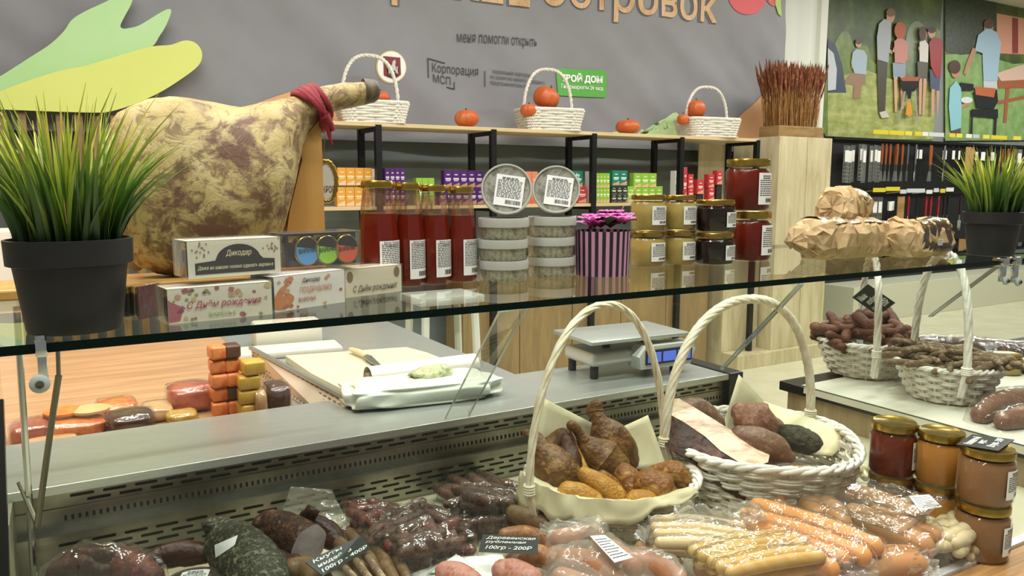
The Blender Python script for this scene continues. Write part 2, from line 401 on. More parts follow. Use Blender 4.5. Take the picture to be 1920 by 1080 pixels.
bprint('crest_shield', [[(716, 106), (748, 109), (748.5, 141), (740, 147), (733, 148), (726, 144), (717, 142)]], flat('#7d2b2b'), .012)
bprint('crest_rider', [[(722, 128), (727, 122), (731, 124), (733, 116), (737, 113), (739, 118), (738, 124), (743, 127), (741, 132), (744, 140), (740, 139), (737, 133), (730, 134), (728, 141), (725, 140), (726, 132)],
                       [(722, 117), (724, 116), (737, 138), (735, 139)]], flat('#c9c6c6'), .016)
bprint('crest_serpent', [[(722, 141), (730, 137), (738, 141), (744, 138), (742, 143), (734, 146), (726, 144)]], flat('#3c3a2e'), .016)
bprint('sign_panel', [[(1048, 127), (1135, 132), (1138, 136), (1138, 179), (1135, 183), (1050, 179), (1047, 176), (1044, 131)]], flat('#5fae4d', .4), .008)
btext('lettering', 'ТВОЙ ДОМ', (1053, 145), (1130, 149), 19, flat('#f4f6ee'), bold=.05, e=.013)
btext('lettering', 'Гипермаркеты 24 часа', (1053, 162), (1131, 167), 10, flat('#f4f6ee'), bold=.012, e=.013)
bprint('red_berry_print', [circ(1400, -8, 36, 36), circ(1452, -8, 17, 20)], flat('#d85c63', .6), .006)
bprint('leaf_print', [[(1425, -12), (1442, 3), (1450, -12)], [(1456, -12), (1452, 6), (1457, 26), (1464, 32), (1464, -12)]], flat('#a8c866', .6), .010)
mat('carrot_print', '#dfa56f', '#e2ad79', scale=3, rough=.6)
bprint('carrot_print', [[(1376, 262), (1377, 228), (1392, 212), (1418, 190), (1440, 166), (1467, 150), (1467, 262)]], 'carrot_print', .006)
bprint('carrot_print', [[(440, 215), (483, 193), (520, 180), (552, 170), (590, 180), (640, 214), (640, 226), (440, 226)]], 'carrot_print', .006)
bprint('foliage_print', [[(1140, 256), (1150, 247), (1165, 246), (1172, 256)], [(1188, 256), (1196, 248), (1203, 242), (1212, 248), (1226, 247), (1233, 240), (1238, 230), (1244, 226), (1249, 233), (1250, 243), (1256, 240), (1261, 233), (1258, 222), (1260, 212), (1267, 211), (1274, 219), (1278, 231), (1284, 236), (1284, 256)]], flat('#bcd79a', .6), .007)

# ---------------------------------------------------------------- cut-out leaf boards and slats, left
def board(name, lab, cat, poly, D, m, t=.012):
    pts = [P(a, b, D=D) for a, b in cat_poly(poly, 5)]; c = sum(pts, Vector()) / len(pts); z0 = min(p.z for p in pts)
    o = MB().prism([(p.x - c.x, p.z - z0) for p in pts], t).build(name, m, None, smooth=30, loc=(c.x, D, z0)); tag(o, lab, cat); return o
mat('board_yellow', '#d9e07a', '#d4dc72', scale=2, rough=.5); mat('board_green', '#abd790', '#b9dba2', scale=1.5, rough=.5)
board('leaf_board', 'pale green leaf-shaped board with two tips above the yellow leaf board', 'wall decoration',
      [(-40, 162), (0, 143), (60, 105), (95, 82), (120, 58), (135, 37), (160, 21), (205, 0), (240, -20), (252, -22), (247, 5), (233, 32), (226, 47), (229, 53), (240, 53), (262, 47), (300, 24), (316, 17), (321, 22), (312, 46), (300, 66), (278, 92), (200, 120), (100, 150), (0, 180), (-40, 190)], 4.60, 'board_green')
board('leaf_board', 'yellow rounded leaf-shaped board above the slat screen', 'wall decoration',
      [(-40, 184), (0, 171), (50, 152), (110, 133), (160, 123), (220, 105), (280, 88), (320, 84), (345, 76), (364, 79), (376, 91), (379, 107), (370, 125), (340, 148), (300, 173), (250, 196), (206, 209), (180, 211), (100, 209), (0, 205), (-40, 204)], 4.58, 'board_yellow')
wood('slat_wood', '#a8895c', '#7f6440', scale=8, st=(3, 3, .4), c3='#94774c')
for k, (a, b) in enumerate([(3, 19), (38, 55), (74, 91), (110, 126), (144, 161), (177, 194), (212, 228), (247, 262), (282, 296)]):
    p, q = P(a, 300, D=4.6), P(b, 300, D=4.6)
    o = MB().rbox(p.x, q.x, 0, .03, 0, min(P(0, 208, D=4.62).z, P(200, 212, D=4.62).z), .003).build('wall_slat', 'slat_wood', smooth=0, loc=(0, 4.62, 0))
    tag(o, 'vertical brown wooden slat of the screen below the yellow leaf board', 'slat', 'slats of the screen below the leaf boards')
o = MB().box(-6, 0, 0, .3, 0, 1.27).build('wall_left', 'column_white', smooth=0, loc=(P(24, 500, D=3).x, 3, 0)); struct(o)

# ---------------------------------------------------------------- back shelving
BS0, BS1, ZT, ZM = 4.3, 4.58, 1.778, 1.300
sh = thing('wall_shelving', 'long black-framed wooden shelving unit under the grey banner', 'shelving', (1.6, BS0, 0))
SX = -.1; XL, XR = P(560, 230, D=BS0).x - 1.6, P(1421, 262, D=BS0).x - 1.6
MB().rbox(XL, XR, -.005, BS1 - BS0 + .03, ZT - .022, ZT, .002).build('top_board', 'shelf_wood', sh, 0)
MB().rbox(XL, XR, 0.0, BS1 - BS0 + .02, ZM - .02, ZM, .002).build('middle_board', 'shelf_wood', sh, 0)
for f in (560, 710, 925, 1113, 1277, 1419):
    X = P(f, 300, D=BS0).x - 1.6
    MB().box(X - .018, X + .018, -.012, .024, 0, ZT - .012).build('post', 'black_metal', sh, 0)
    MB().box(X - .018, X + .018, BS1 - BS0, BS1 - BS0 + .036, 0, ZT - .022).build('post', 'black_metal', sh, 0)
    MB().box(X - .012, X + .012, .024, BS1 - BS0, ZT - .046, ZT - .022).build('brace', 'black_metal', sh, 0)
    MB().box(X - .012, X + .012, .024, BS1 - BS0, ZM - .042, ZM - .02).build('brace', 'black_metal', sh, 0)
MB().box(XR - .30, XR - .01, BS1 - BS0 + .04, BS1 - BS0 + .05, 0, ZT - .03).build('end_board', 'pale_wood', sh, 0)
wood('cabinet_wood', '#9c8258', '#86704a', scale=5, st=(3, 3, .5))
cb = thing('base_cabinet', 'brown wooden base cabinet with plank doors under the back shelving', 'cabinet', (1.6, BS0 + .03, 0))
xa, xb = P(872, 650, D=BS0).x - 1.6, P(1330, 650, D=BS0).x - 1.6
MB().rbox(xa, xb, .02, .25, .06, .93, .003).build('body', 'cabinet_wood', cb, 0)
n = 5
for k in range(n):
    MB().rbox(xa + (xb - xa) * k / n + .003, xa + (xb - xa) * (k + 1) / n - .003, 0, .018, .06, .925, .003).build('door', 'cabinet_wood', cb, 0)

# tea cartons on the middle shelf
def carton_proto(c1, c2, c3, w=.053, h=.105, d=.05):
    r = thing('tea_carton', '', 'carton', (0, 0, -5))
    mb = MB().rbox(-w / 2, w / 2, 0, d, 0, h, .001, 0, 1)
    mb.add([(-w * .46, -.0006, h * .03), (w * .46, -.0006, h * .03), (w * .46, -.0006, h * .30), (-w * .46, -.0006, h * .12)], [(0, 1, 2, 3)], 1)
    mb.build('box', [flat(c1, .45), flat(c3, .5)], r, 0)
    MB().add([(-w * .36, -.001, h * .46), (w * .36, -.001, h * .46), (w * .36, -.001, h * .56), (-w * .36, -.001, h * .56),
              (-w * .28, -.001, h * .38), (w * .28, -.001, h * .38), (w * .28, -.001, h * .43), (-w * .28, -.001, h * .43),
              (-w * .2, -.001, h * .72), (w * .2, -.001, h * .72), (w * .2, -.001, h * .78), (-w * .2, -.001, h * .78)], [(0, 1, 2, 3), (4, 5, 6, 7), (8, 9, 10, 11)]).build('print', flat(c2, .5), r, 0)
    return r
first = {}
def cartons(key, cols, x0, x1, ytop, ybot, n, lab, grp, D=4.36, z=None, cat=None):
    pa, pb = P(x0, ybot, D=D), P(x1, ybot, D=D); zb = pa.z if z is None else z; w = (pb.x - pa.x) / n
    h = (ybot - ytop) * mpp((pa + pb) / 2)
    for k in range(n):
        loc = (pa.x + w * (k + .5), D, zb); sc = (w / .053 * .97, 1, h / .105)
        if key not in first: first[key] = r = carton_proto(*cols); r.location = loc; r.scale = sc; tag(r, lab, None, grp)
        else: dup(first[key], loc, 0, lab, grp, sc)
OR = ('#e0a040', '#f3d9a0', '#e8c7a0'); PU = ('#4b2168', '#d9cbe0', '#b08a6a'); GR = ('#8dbb3c', '#e5efc8', '#d9b58a')
TE = ('#1f7a68', '#cfe5dc', '#c89a7a'); RE = ('#c43c42', '#f0cdc8', '#d9a088'); WH = ('#dcdcd8', '#b9b9b6', '#cfcfca'); DK = ('#25302a', '#cfcdb8', '#5a5a4a'); SA = ('#d98060', '#f0d0c0', '#c86a50')
cartons('or', OR, 632, 698, 349, 385, 4, 'orange and yellow tea carton in the bottom row at the left shelf end', 'orange tea cartons, bottom row', z=ZM)
cartons('or', OR, 633, 699, 315, 348, 4, 'orange and yellow tea carton in the top row at the left shelf end', 'orange tea cartons, top row', z=P(640, 348, D=4.36).z)
cartons('wh', WH, 699, 706, 316, 385, 1, 'narrow white carton beside the orange tea cartons', None, z=ZM)
cartons('pu', PU, 722, 760, 316, 350, 4, 'purple tea carton above the gold caps of the two leftmost ketchup bottles', 'small purple tea cartons, top row', z=P(740, 350, D=4.36).z)
cartons('pu', PU, 722, 760, 350, 385, 4, 'purple tea carton low behind the ketchup bottles', 'small purple tea cartons, bottom row', z=ZM)
cartons('gs', GR, 781, 815, 334, 385, 3, 'tall green carton behind the third ketchup bottle', 'green cartons behind the ketchup bottles', z=ZM)
cartons('pu', PU, 833, 906, 320, 352, 5, 'purple tea carton in the top row above the rightmost ketchup bottle', 'purple tea cartons, right top row', z=P(850, 352, D=4.36).z)
cartons('pu', PU, 824, 908, 353, 385, 6, 'purple tea carton in the bottom row behind the rightmost ketchup bottle', 'purple tea cartons, right bottom row', z=ZM)
cartons('sa', SA, 985, 1008, 324, 384, 2, 'salmon pink carton behind the two leaning tubs', 'salmon cartons behind the tubs', z=ZM)
cartons('wh', WH, 1008, 1022, 330, 384, 1, 'white carton behind the right leaning tub', None, z=ZM)
cartons('re', RE, 1084, 1100, 352, 384, 1, 'red tea carton below the teal carton beside a black post', None, z=ZM)
cartons('te', TE, 1072, 1093, 321, 352, 1, 'large teal carton with white letters beside the right leaning tub', None, z=P(1080, 352, D=4.36).z)
text('lettering', 'Sä', .05, .04, flat('#e8efe8'), None, P(1083, 338, D=4.35) + Vector((0, 0, 0)))['kind'] = ''
_t = bpy.data.objects[[o.name for o in bpy.data.objects if o.name.startswith('lettering')][-1]]
_c = [o for o in bpy.data.objects if o.get('label', '').startswith('large teal')][0]
cartons('wh', WH, 1104, 1109, 325, 384, 1, 'narrow white carton left of the lime cartons', None, z=ZM)
cartons('gr', GR, 1118, 1143, 353, 384, 4, 'lime green tea carton, bottom row right of the black post', 'lime tea cartons left, bottom row', z=ZM)
cartons('gr', GR, 1118, 1143, 325, 353, 4, 'lime green tea carton, top row right of the black post', 'lime tea cartons left, top row', z=P(1130, 353, D=4.36).z)
cartons('te', TE, 1148, 1176, 320, 348, 2, 'teal tea carton standing on dark jars-print cartons', 'teal tea cartons', z=P(1160, 348, D=4.36).z)
cartons('dk', DK, 1146, 1177, 349, 366, 3, 'dark carton with cream print under the teal cartons, upper row', 'dark cartons, upper row', z=P(1160, 366, D=4.36).z)
cartons('dk', DK, 1146, 1177, 366, 383, 3, 'dark carton with cream print under the teal cartons, lower row', 'dark cartons, lower row', z=ZM)
cartons('gr', GR, 1188, 1231, 325, 352, 3, 'lime green tea carton, top row above the mustard jars', 'lime tea cartons right, top row', z=P(1200, 352, D=4.36).z)
cartons('gr', GR, 1176, 1242, 353, 383, 5, 'lime green tea carton, bottom row behind the mustard jars', 'lime tea cartons right, bottom row', z=ZM)
cartons('wh', WH, 1264, 1271, 325, 383, 1, 'narrow white carton left of the red cartons', None, z=ZM)
for a, b, t, u in ((1280, 1287, 319, 383), (1290, 1300, 327, 353), (1290, 1300, 354, 383), (1307, 1319, 337, 364), (1328, 1339, 327, 352), (1328, 1339, 353, 383), (1344, 1354, 320, 346)):
    cartons('re', RE, a, b, t, u, 1, 'narrow red tea carton near the right end of the middle shelf', 'red tea cartons', z=None if u < 380 else ZM)
# carton with lettering: the teal one carries its letters
_t.parent = _c; _t.matrix_parent_inverse = Matrix()
_t.location = (0, -.002, .07); _t.scale = (.6 / _c.scale.x, 1, .6 / _c.scale.z); del _t['kind']
# stands under the floating upper cartons
for a, b, y in ((1307, 1319, 364), (1344, 1354, 346)):
    p, q = P(a, y, D=4.37), P(b, y, D=4.37)
    o = MB().box(p.x, q.x, 0, .04, 0, p.z - ZM - .001).build('carton_riser', flat('#2a2a2a'), smooth=0, loc=(0, 4.37, ZM)); tag(o, 'dark riser block under a red tea carton', 'riser', 'dark risers under the red cartons')

# ---------------------------------------------------------------- baskets and pumpkins on the top board
def weave_rect(w, d, h, flare=1.15, rows=9, per=16):
    """rectangular woven wall, half sizes at the base w,d"""
    mb = MB()
    for k in range(rows):
        f = 1 + (flare - 1) * k / (rows - 1); z = .006 + (h - .012) * k / (rows - 1); pts = []; n = 56
        for i in range(n):
            q = 2 * PI * i / n; c, s_ = math.cos(q), math.sin(q); e = .28
            x = w * f * math.copysign(abs(c) ** e, c); y = d * f * math.copysign(abs(s_) ** e, s_)
            a = .0035 * math.cos(PI * (i + k)); pts.append((x + a * c, y + a * s_, z + .001 * math.sin(q * 5 + k)))
        mb.tube(pts, .0085, 5, closed=True)
    return mb
def handle_pts(a, b, h, n=22, sq=1.0, lean=(0, 0)):
    A, B = Vector(a), Vector(b); o = []
    for i in range(n + 1):
        t = PI * i / n; c, s_ = math.cos(t), math.sin(t)
        c2 = math.copysign(abs(c) ** sq, c); o.append((A + B) / 2 + (A - B) / 2 * c2 + Vector((lean[0] * s_, lean[1] * s_, h * abs(s_) ** sq)))
    return o
def twist(mb, pts, r, strands=3, turns=8, n=6, rr=None):
    pts = [Vector(p) for p in pts]; m = len(pts)
    for s_ in range(strands):
        q = []; 
        for i, p in enumerate(pts):
            t = (pts[min(i + 1, m - 1)] - pts[max(i - 1, 0)]).normalized(); u = t.orthogonal() if abs(t.y) > .9 else t.cross(Vector((0, 1, 0))).normalized(); w = t.cross(u)
            a = 2 * PI * (s_ / strands + turns * i / (m - 1)); q.append(p + (u * math.cos(a) + w * math.sin(a)) * r)
        mb.tube(q, rr or r * 1.15, n)
    return mb
mat('straw', '#a58f5c', '#7d6a40', scale=40, rough=.8)
def straw_nest(w, d, z, seed, n=130):
    mb = MB(); rn = random.Random(seed)
    for _ in range(n):
        a, rr_ = rn.uniform(0, 2 * PI), math.sqrt(rn.random()); x, y = w * rr_ * math.cos(a), d * rr_ * math.sin(a); q = rn.uniform(0, PI); l = rn.uniform(.03, .07)
        zz = z + rn.uniform(-.005, .016) * (1.1 - rr_); mb.tube([(x - l * math.cos(q), y - l * math.sin(q) * .6, zz - .004), (x, y, zz + .008), (x + l * math.cos(q), y + l * math.sin(q) * .6, zz - .002)], .0013, 3)
    return mb
def rect_basket(px, pyb, wpx, hpx, apex, lab, D=4.42):
    p = P(px, pyb, D=D); s = mpp(p); w = wpx * s / 2; h = hpx * s
    r = thing('wicker_basket', lab, 'basket', (p.x, D, ZT), R(-8))
    f = 1.16; weave_rect(w / f, w * .62 / f, h, f, rows=8).box(-w / f, w / f, -w * .58, w * .58, .002, .008).build('weave', 'rattan_white', r, 60)
    mb = MB(); pts = []
    for i in range(48):
        q = 2 * PI * i / 48; c, s_ = math.cos(q), math.sin(q); pts.append((w * math.copysign(abs(c) ** .3, c), w * .62 * math.copysign(abs(s_) ** .3, s_), h))
    mb.tube(pts, .011, 6, closed=True); mb.build('rim', 'rattan_white', r)
    mb = MB(); twist(mb, handle_pts((-w * .86, 0, h * .6), (w * .80, 0, h * .6), (pyb - apex) * s - h * .6, 30, .78), .006, 3, 9); mb.build('handle', 'rattan_white', r)
    straw_nest(w * .85, w * .5, h * .9, int(px)).build('straw', 'straw', r); r.children[-1]['kind'] = 'stuff'
    return p, s, r
mat('pumpkin_skin', '#c4592c', '#d67a3e', '#c8642f', scale=9, rough=.42, bump=.0006, bscale=60)
mat('pumpkin_stem', '#6b5a34', '#4a4024', scale=40, rough=.8)
def pumpkin(px, py, rx, ry, D, lab, zb=None, tilt=0, group=None):
    c = P(px, py, D=D); s = mpp(c); a, b = rx * s, ry * s
    z = c.z - b if zb is None else zb
    r = thing('pumpkin', lab, 'pumpkin', (c.x, D, z), (tilt, 0, rnd.uniform(0, 6)), group)
    mb = MB(); n, m = 48, 18; vs = []
    for j in range(m + 1):
        t = PI * j / m
        for i in range(n):
            q = 2 * PI * i / n; k = 1 - .055 * abs(math.cos(q * 5)) ** 6 * math.sin(t); rr_ = a * math.sin(t) ** .85 * k
            vs.append((rr_ * math.cos(q), rr_ * math.sin(q), b + b * math.cos(t) * (1 - .12 * math.cos(t) ** 8)))
    mb.add(vs, [(j * n + i, j * n + (i + 1) % n, (j + 1) * n + (i + 1) % n, (j + 1) * n + i)[::-1] for j in range(m) for i in range(n)])
    mb.build('flesh', 'pumpkin_skin', r, 180)
    MB().tube([(0, 0, 1.74 * b), (.01 * a, 0, 1.95 * b), (.08 * a, .03 * a, 2.1 * b)], [a * .11, a * .07, a * .085], 8).build('stem', 'pumpkin_stem', r)
    return r
rect_basket(697, 228, 128, 38, 103, 'white wicker basket behind the ham hoof on the top shelf')
rect_basket(1029, 244, 118, 38, 131, 'white wicker basket in the middle of the top shelf with two pumpkins')
rect_basket(1325, 257, 110, 33, 164, 'white wicker basket at the right end of the top shelf')
pumpkin(714, 184, 17, 14, 4.42, 'orange pumpkin peeking over the rim of the basket behind the hoof')
pumpkin(1015, 182, 25, 22, 4.42, 'larger orange pumpkin on top in the middle basket', tilt=R(25))
pumpkin(992, 207, 17, 13, 4.36, 'small orange pumpkin low in the middle basket')
pumpkin(1305, 205, 18, 18, 4.42, 'orange pumpkin in the right basket under its handle')
pumpkin(1281, 224, 12, 11, 4.40, 'small orange pumpkin at the left rim of the right basket')
pumpkin(875, 221, 23, 17, 4.40, 'loose orange pumpkin on the top shelf left of the middle basket', zb=ZT)
pumpkin(1177, 239, 23, 14, 4.40, 'flat loose orange pumpkin on the top shelf right of the middle basket', zb=ZT)

# ---------------------------------------------------------------- pillar with dried wheat
pl = thing('display_pillar', 'pale wooden square pillar carrying the dried wheat planter', 'pillar', (P(1462, 256, D=4.25).x, 4.25, 0))
w = P(1558, 256, D=4.25).x - pl.location.x; h = 1.80; dz = .2
MB().box(0.004, w - .004, .004, .45, 0, h - .002).build('core', 'pale_wood', pl, 0)
for a, b in ((0, w * .505), (w * .515, w)): MB().rbox(a, b, -.016, .004, .11, h, .002).build('front_board', 'pale_wood', pl, 0)
MB().rbox(-.016, .002, -.016, .46, .11, h, .002).build('side_board', 'pale_wood', pl, 0)
MB().rbox(-.42, w + .02, -.06, .5, 0, .11, .003).build('plinth', 'pale_wood', pl, 0)
MB().rbox(-.42, -.03, .12, .5, .11, 1.2, .003).build('side_cabinet', 'pale_wood', pl, 0)
wood('planter_wood', '#a8895a', '#8a6d42', scale=8, st=(1, 1, 5))
mat('wheat', '#b08448', '#8a5a30', '#9c6f3c', scale=30, rough=.8); mat('wheat_ear', '#7e4426', '#a06a40', '#6e3820', scale=30, rough=.85)
wp = thing('dried_wheat_planter', 'wooden planter box of reddish dried wheat on the pale pillar', 'planter', (pl.location.x + .0, 4.26, h))
pw = P(1545, 240, D=4.26).x - pl.location.x; ph = .085
MB().rbox(.0, pw, 0, .2, 0, ph, .003).build('planter_box', 'planter_wood', wp, 0)
mb = MB(); me_ = MB()
for k in range(420):
    x, y = rnd.uniform(.015, pw - .015), rnd.uniform(.02, .18); sp = (x / pw - .5); L = rnd.uniform(.40, .50) if k % 7 else rnd.uniform(.3, .4)
    dx, dy = sp * .16 + rnd.uniform(-.05, .05), rnd.uniform(-.05, .05)
    a, b, c = Vector((x, y, ph - .02)), Vector((x + dx * .35, y + dy * .4, ph + L * .55)), Vector((x + dx, y + dy, ph + L))
    mb.tube([a, b, c], .0026, 3); e0 = b.lerp(c, .25); t = c - e0
    me_.tube([e0, e0 + t * .3, e0 + t * .75, c + t * .12], [.003, .008, .007, .001], 4)
mb.build('stalks', 'wheat', wp, 0)['kind'] = 'stuff'; me_.build('ears', 'wheat_ear', wp, 0)['kind'] = 'stuff'

# ---------------------------------------------------------------- posters
PD = 5.5
mat('poster_foliage', '#2d3a1c', '#6f7f3a', '#45572a', scale=3.2, detail=10, rough=.4, lo=.3, hi=.72); mat('poster_grass', '#8c9850', '#bcc080', '#a4ac66', scale=6, detail=10, rough=.4, st=(1, 1, 2), lo=.35, hi=.65)
mat('poster_hedge', '#1f2a1c', '#3c4a34', scale=22, detail=10, rough=.4); mat('poster_shrub', '#7d9146', '#5d7434', scale=8, detail=8, rough=.4)
mat('poster_lawn', '#749656', '#96b276', '#84a666', scale=7, detail=10, rough=.4)
mat('poster_smoke', '#8f9a84', '#6c7a58', scale=3, rough=.4)
class Poster:
    def __init__(s, lab, corners):
        s.c = P(*corners[0], D=PD); s.mx = P(*corners[1], D=PD).x; s.r = thing('wall_poster', lab, 'poster', (s.c.x, PD, 1.95)); s.e = 0
        s.poly('sheet', [corners], 'poster_foliage', t=.012, y=0)
    def poly(s, name, polys, m, t=0, y=None, k=0):
        s.e += .0012; yy = -s.e if y is None else y; mb = MB()
        for pi_, p in enumerate(polys):
            q = cat_poly(p, k) if k else p; pts = [P(a, b, D=PD) for a, b in q]
            mb.prism([(min(v.x, s.mx) - s.c.x, v.z - 1.95) for v in pts], t, off=yy - .00012 * pi_)
        return mb.build(name, m, s.r, 0)
    def person(s, shirt, trousers, skin, hair, torso, legs, head, arms=(), hairp=None):
        f = [('printed_trousers', [l_], trousers) for l_ in legs] + [('printed_limb', [a_], skin) for a_ in arms] + [('printed_head', [circ(*head, n=14)], skin), ('printed_shirt', [torso], shirt)]
        hp = hairp or circ(head[0], head[1] - head[3] * .45, head[2] * 1.08, head[3] * .62, 12)
        for n_, p_, c_ in f + [('printed_hair', [hp], hair)]: s.poly(n_, p_, flat(c_, .45))
q = Poster('left wall poster of friends grilling on grass beside a tent', [(1551, -60), (1771, -60), (1771, 262), (1551, 262)])
q.poly('printed_shrubs', [[(1551, 140), (1570, 70), (1590, 60), (1603, 90), (1625, 85), (1640, 120), (1680, 100), (1720, 90), (1771, 60), (1771, 262), (1551, 262)]], 'poster_shrub', k=3)
q.poly('printed_smoke', [[(1693, 150), (1700, 60), (1722, 40), (1740, 70), (1735, 130), (1745, 165), (1700, 170)]], 'poster_smoke', k=3)
q.poly('printed_grass', [[(1551, 150), (1620, 130), (1700, 160), (1771, 150), (1771, 262), (1551, 262)]], 'poster_grass')
q.poly('printed_tent', [[(1551, 72), (1566, 85), (1578, 120), (1586, 174), (1551, 174)]], flat('#3f4a60', .45)); q.poly('printed_tent_door', [[(1551, 90), (1562, 100), (1568, 130), (1566, 168), (1551, 170)]], flat('#c9cfd8', .45))
q.person('#a9bccb', '#9a7a62', '#c79b80', '#5a4334', [(1597, 98), (1604, 92), (1618, 95), (1624, 105), (1622, 140), (1600, 138), (1594, 118)], [[(1596, 136), (1622, 138), (1622, 158), (1608, 160), (1585, 158), (1583, 150)], [(1600, 155), (1614, 155), (1612, 185), (1598, 185)]], (1608, 82, 6, 8), [[(1594, 115), (1600, 118), (1612, 128), (1608, 134), (1595, 128)]])
q.person('#a8acb4', '#4a4438', '#c79b80', '#7a5a3a', [(1645, 45), (1655, 36), (1668, 42), (1668, 70), (1662, 118), (1642, 112), (1641, 70)], [[(1642, 110), (1662, 116), (1660, 150), (1657, 212), (1645, 212), (1643, 150)]], (1667, 30, 8, 13), [[(1641, 70), (1646, 58), (1652, 85), (1672, 96), (1670, 102), (1645, 88)], [(1655, 42), (1663, 30), (1666, 44)]])
q.poly('printed_shoes', [[(1645, 211), (1657, 208), (1665, 220), (1650, 222)]], flat('#c9c4bc'))
q.person('#c8867c', '#8ea0b4', '#d3a58c', '#b2532e', [(1672, 78), (1684, 70), (1697, 80), (1697, 112), (1690, 120), (1673, 118)], [[(1670, 118), (1694, 118), (1694, 143), (1671, 146)]], (1681, 58, 7, 11), [[(1672, 145), (1679, 145), (1678, 210), (1674, 210)], [(1684, 143), (1692, 143), (1690, 205), (1685, 205)], [(1669, 98), (1675, 78), (1680, 68), (1684, 72), (1678, 100)]], circ(1683, 58, 11, 16, 12))
q.person('#d8d2cc', '#5d5a50', '#cb9d84', '#4b3428', [(1718, 80), (1728, 75), (1735, 85), (1734, 118), (1718, 116)], [[(1715, 116), (1735, 118), (1733, 150), (1716, 148)]], (1727, 66, 6, 9), [[(1718, 148), (1724, 148), (1722, 215), (1718, 215)], [(1726, 148), (1732, 148), (1728, 215), (1724, 215)], [(1716, 90), (1722, 84), (1728, 105), (1720, 108)]], circ(1724, 64, 7, 14, 12))
q.person('#9c3238', '#4c5870', '#c79b80', '#4b2a24', [(1735, 80), (1745, 70), (1760, 76), (1763, 105), (1758, 145), (1748, 146), (1738, 125)], [[(1737, 130), (1757, 140), (1756, 172), (1738, 168)]], (1740, 62, 7, 10), [[(1740, 168), (1746, 168), (1745, 215), (1740, 215)], [(1750, 170), (1756, 172), (1760, 222), (1754, 224)]])
q.poly('printed_grill', [[(1679, 147), (1717, 148), (1714, 165), (1705, 173), (1690, 172), (1681, 163)], [(1693, 172), (1702, 172), (1700, 186), (1695, 186)]], flat('#1c1c1e', .3)); q.poly('printed_grill_legs', [[(1688, 172), (1691, 172), (1678, 229), (1675, 228)], [(1707, 172), (1710, 172), (1714, 228), (1711, 228)]], flat('#9a9a98', .3))
q.poly('printed_coals', [[(1690, 215), (1694, 190), (1701, 195), (1703, 215), (1697, 219)]], flat('#d8952e')); q.poly('printed_skewers', [[(1680, 148), (1692, 144), (1706, 146), (1716, 144), (1714, 153), (1684, 153)]], flat('#a8583a'))
q = Poster('right wall poster of a man and boy at a garden grill', [(1772, -60), (2060, -60), (2060, 264), (1772, 264)])
q.poly('printed_lawn', [[(1772, 102), (1830, 100), (1900, 120), (2060, 110), (2060, 264), (1772, 264)]], 'poster_lawn')
q.poly('printed_hedge', [[(1772, -60), (1870, -60), (1866, 98), (1800, 103), (1772, 96)]], 'poster_hedge')
q.poly('printed_house', [[(1868, 25), (2060, 60), (2060, 110), (1868, 100)]], flat('#d59a80', .5)); q.poly('printed_window', [[(1897, 33), (1908, 35), (1908, 100), (1897, 100)]], flat('#8c3b34', .5))
q.poly('printed_table', [[(1868, 150), (1925, 140), (2060, 150), (2060, 165), (1872, 166)], [(1885, 166), (1892, 166), (1886, 230), (1880, 230)], [(1868, 190), (1925, 178), (1925, 184), (1870, 196)]], flat('#a05c3c', .5))
q.poly('printed_tablecloth', [[(1866, 138), (1920, 120), (2060, 130), (2060, 146), (1876, 152)]], flat('#d8b8a8', .5))
q.person('#a3c0d6', '#c8cdd0', '#b98768', '#5b3d2c', [(1832, 66), (1850, 52), (1866, 60), (1875, 80), (1872, 110), (1868, 152), (1842, 152), (1840, 100), (1826, 95)], [[(1842, 148), (1868, 150), (1868, 168), (1843, 168)]], (1852, 52, 9, 15), [[(1822, 90), (1832, 92), (1814, 128), (1810, 142), (1805, 138), (1810, 120)]])
q.person('#8fc4d2', '#5d4a44', '#b98768', '#4a3226', [(1778, 165), (1790, 152), (1799, 165), (1800, 200), (1799, 240), (1780, 246), (1776, 200)], [[(1782, 240), (1799, 240), (1799, 252), (1782, 252)]], (1789, 132, 9, 15), [[(1785, 198), (1800, 196), (1815, 190), (1817, 196), (1792, 208)]], circ(1787, 126, 11, 13, 14))
q.poly('printed_grill', [[(1822, 172), (1866, 168), (1868, 190), (1860, 205), (1828, 202)], [(1818, 205), (1868, 205), (1868, 222), (1818, 218)], [(1818, 218), (1821, 218), (1820, 252), (1816, 252)], [(1862, 220), (1866, 220), (1864, 255), (1860, 255)], [(1796, 155), (1822, 158), (1822, 170), (1800, 170)]], flat('#1d2023', .35))
q.poly('printed_food', [[(1824, 163), (1864, 166), (1860, 183), (1826, 178)]], flat('#b8643c', .5)); q.poly('printed_plate', [circ(1809, 188, 11, 6)], flat('#d4dde0'))

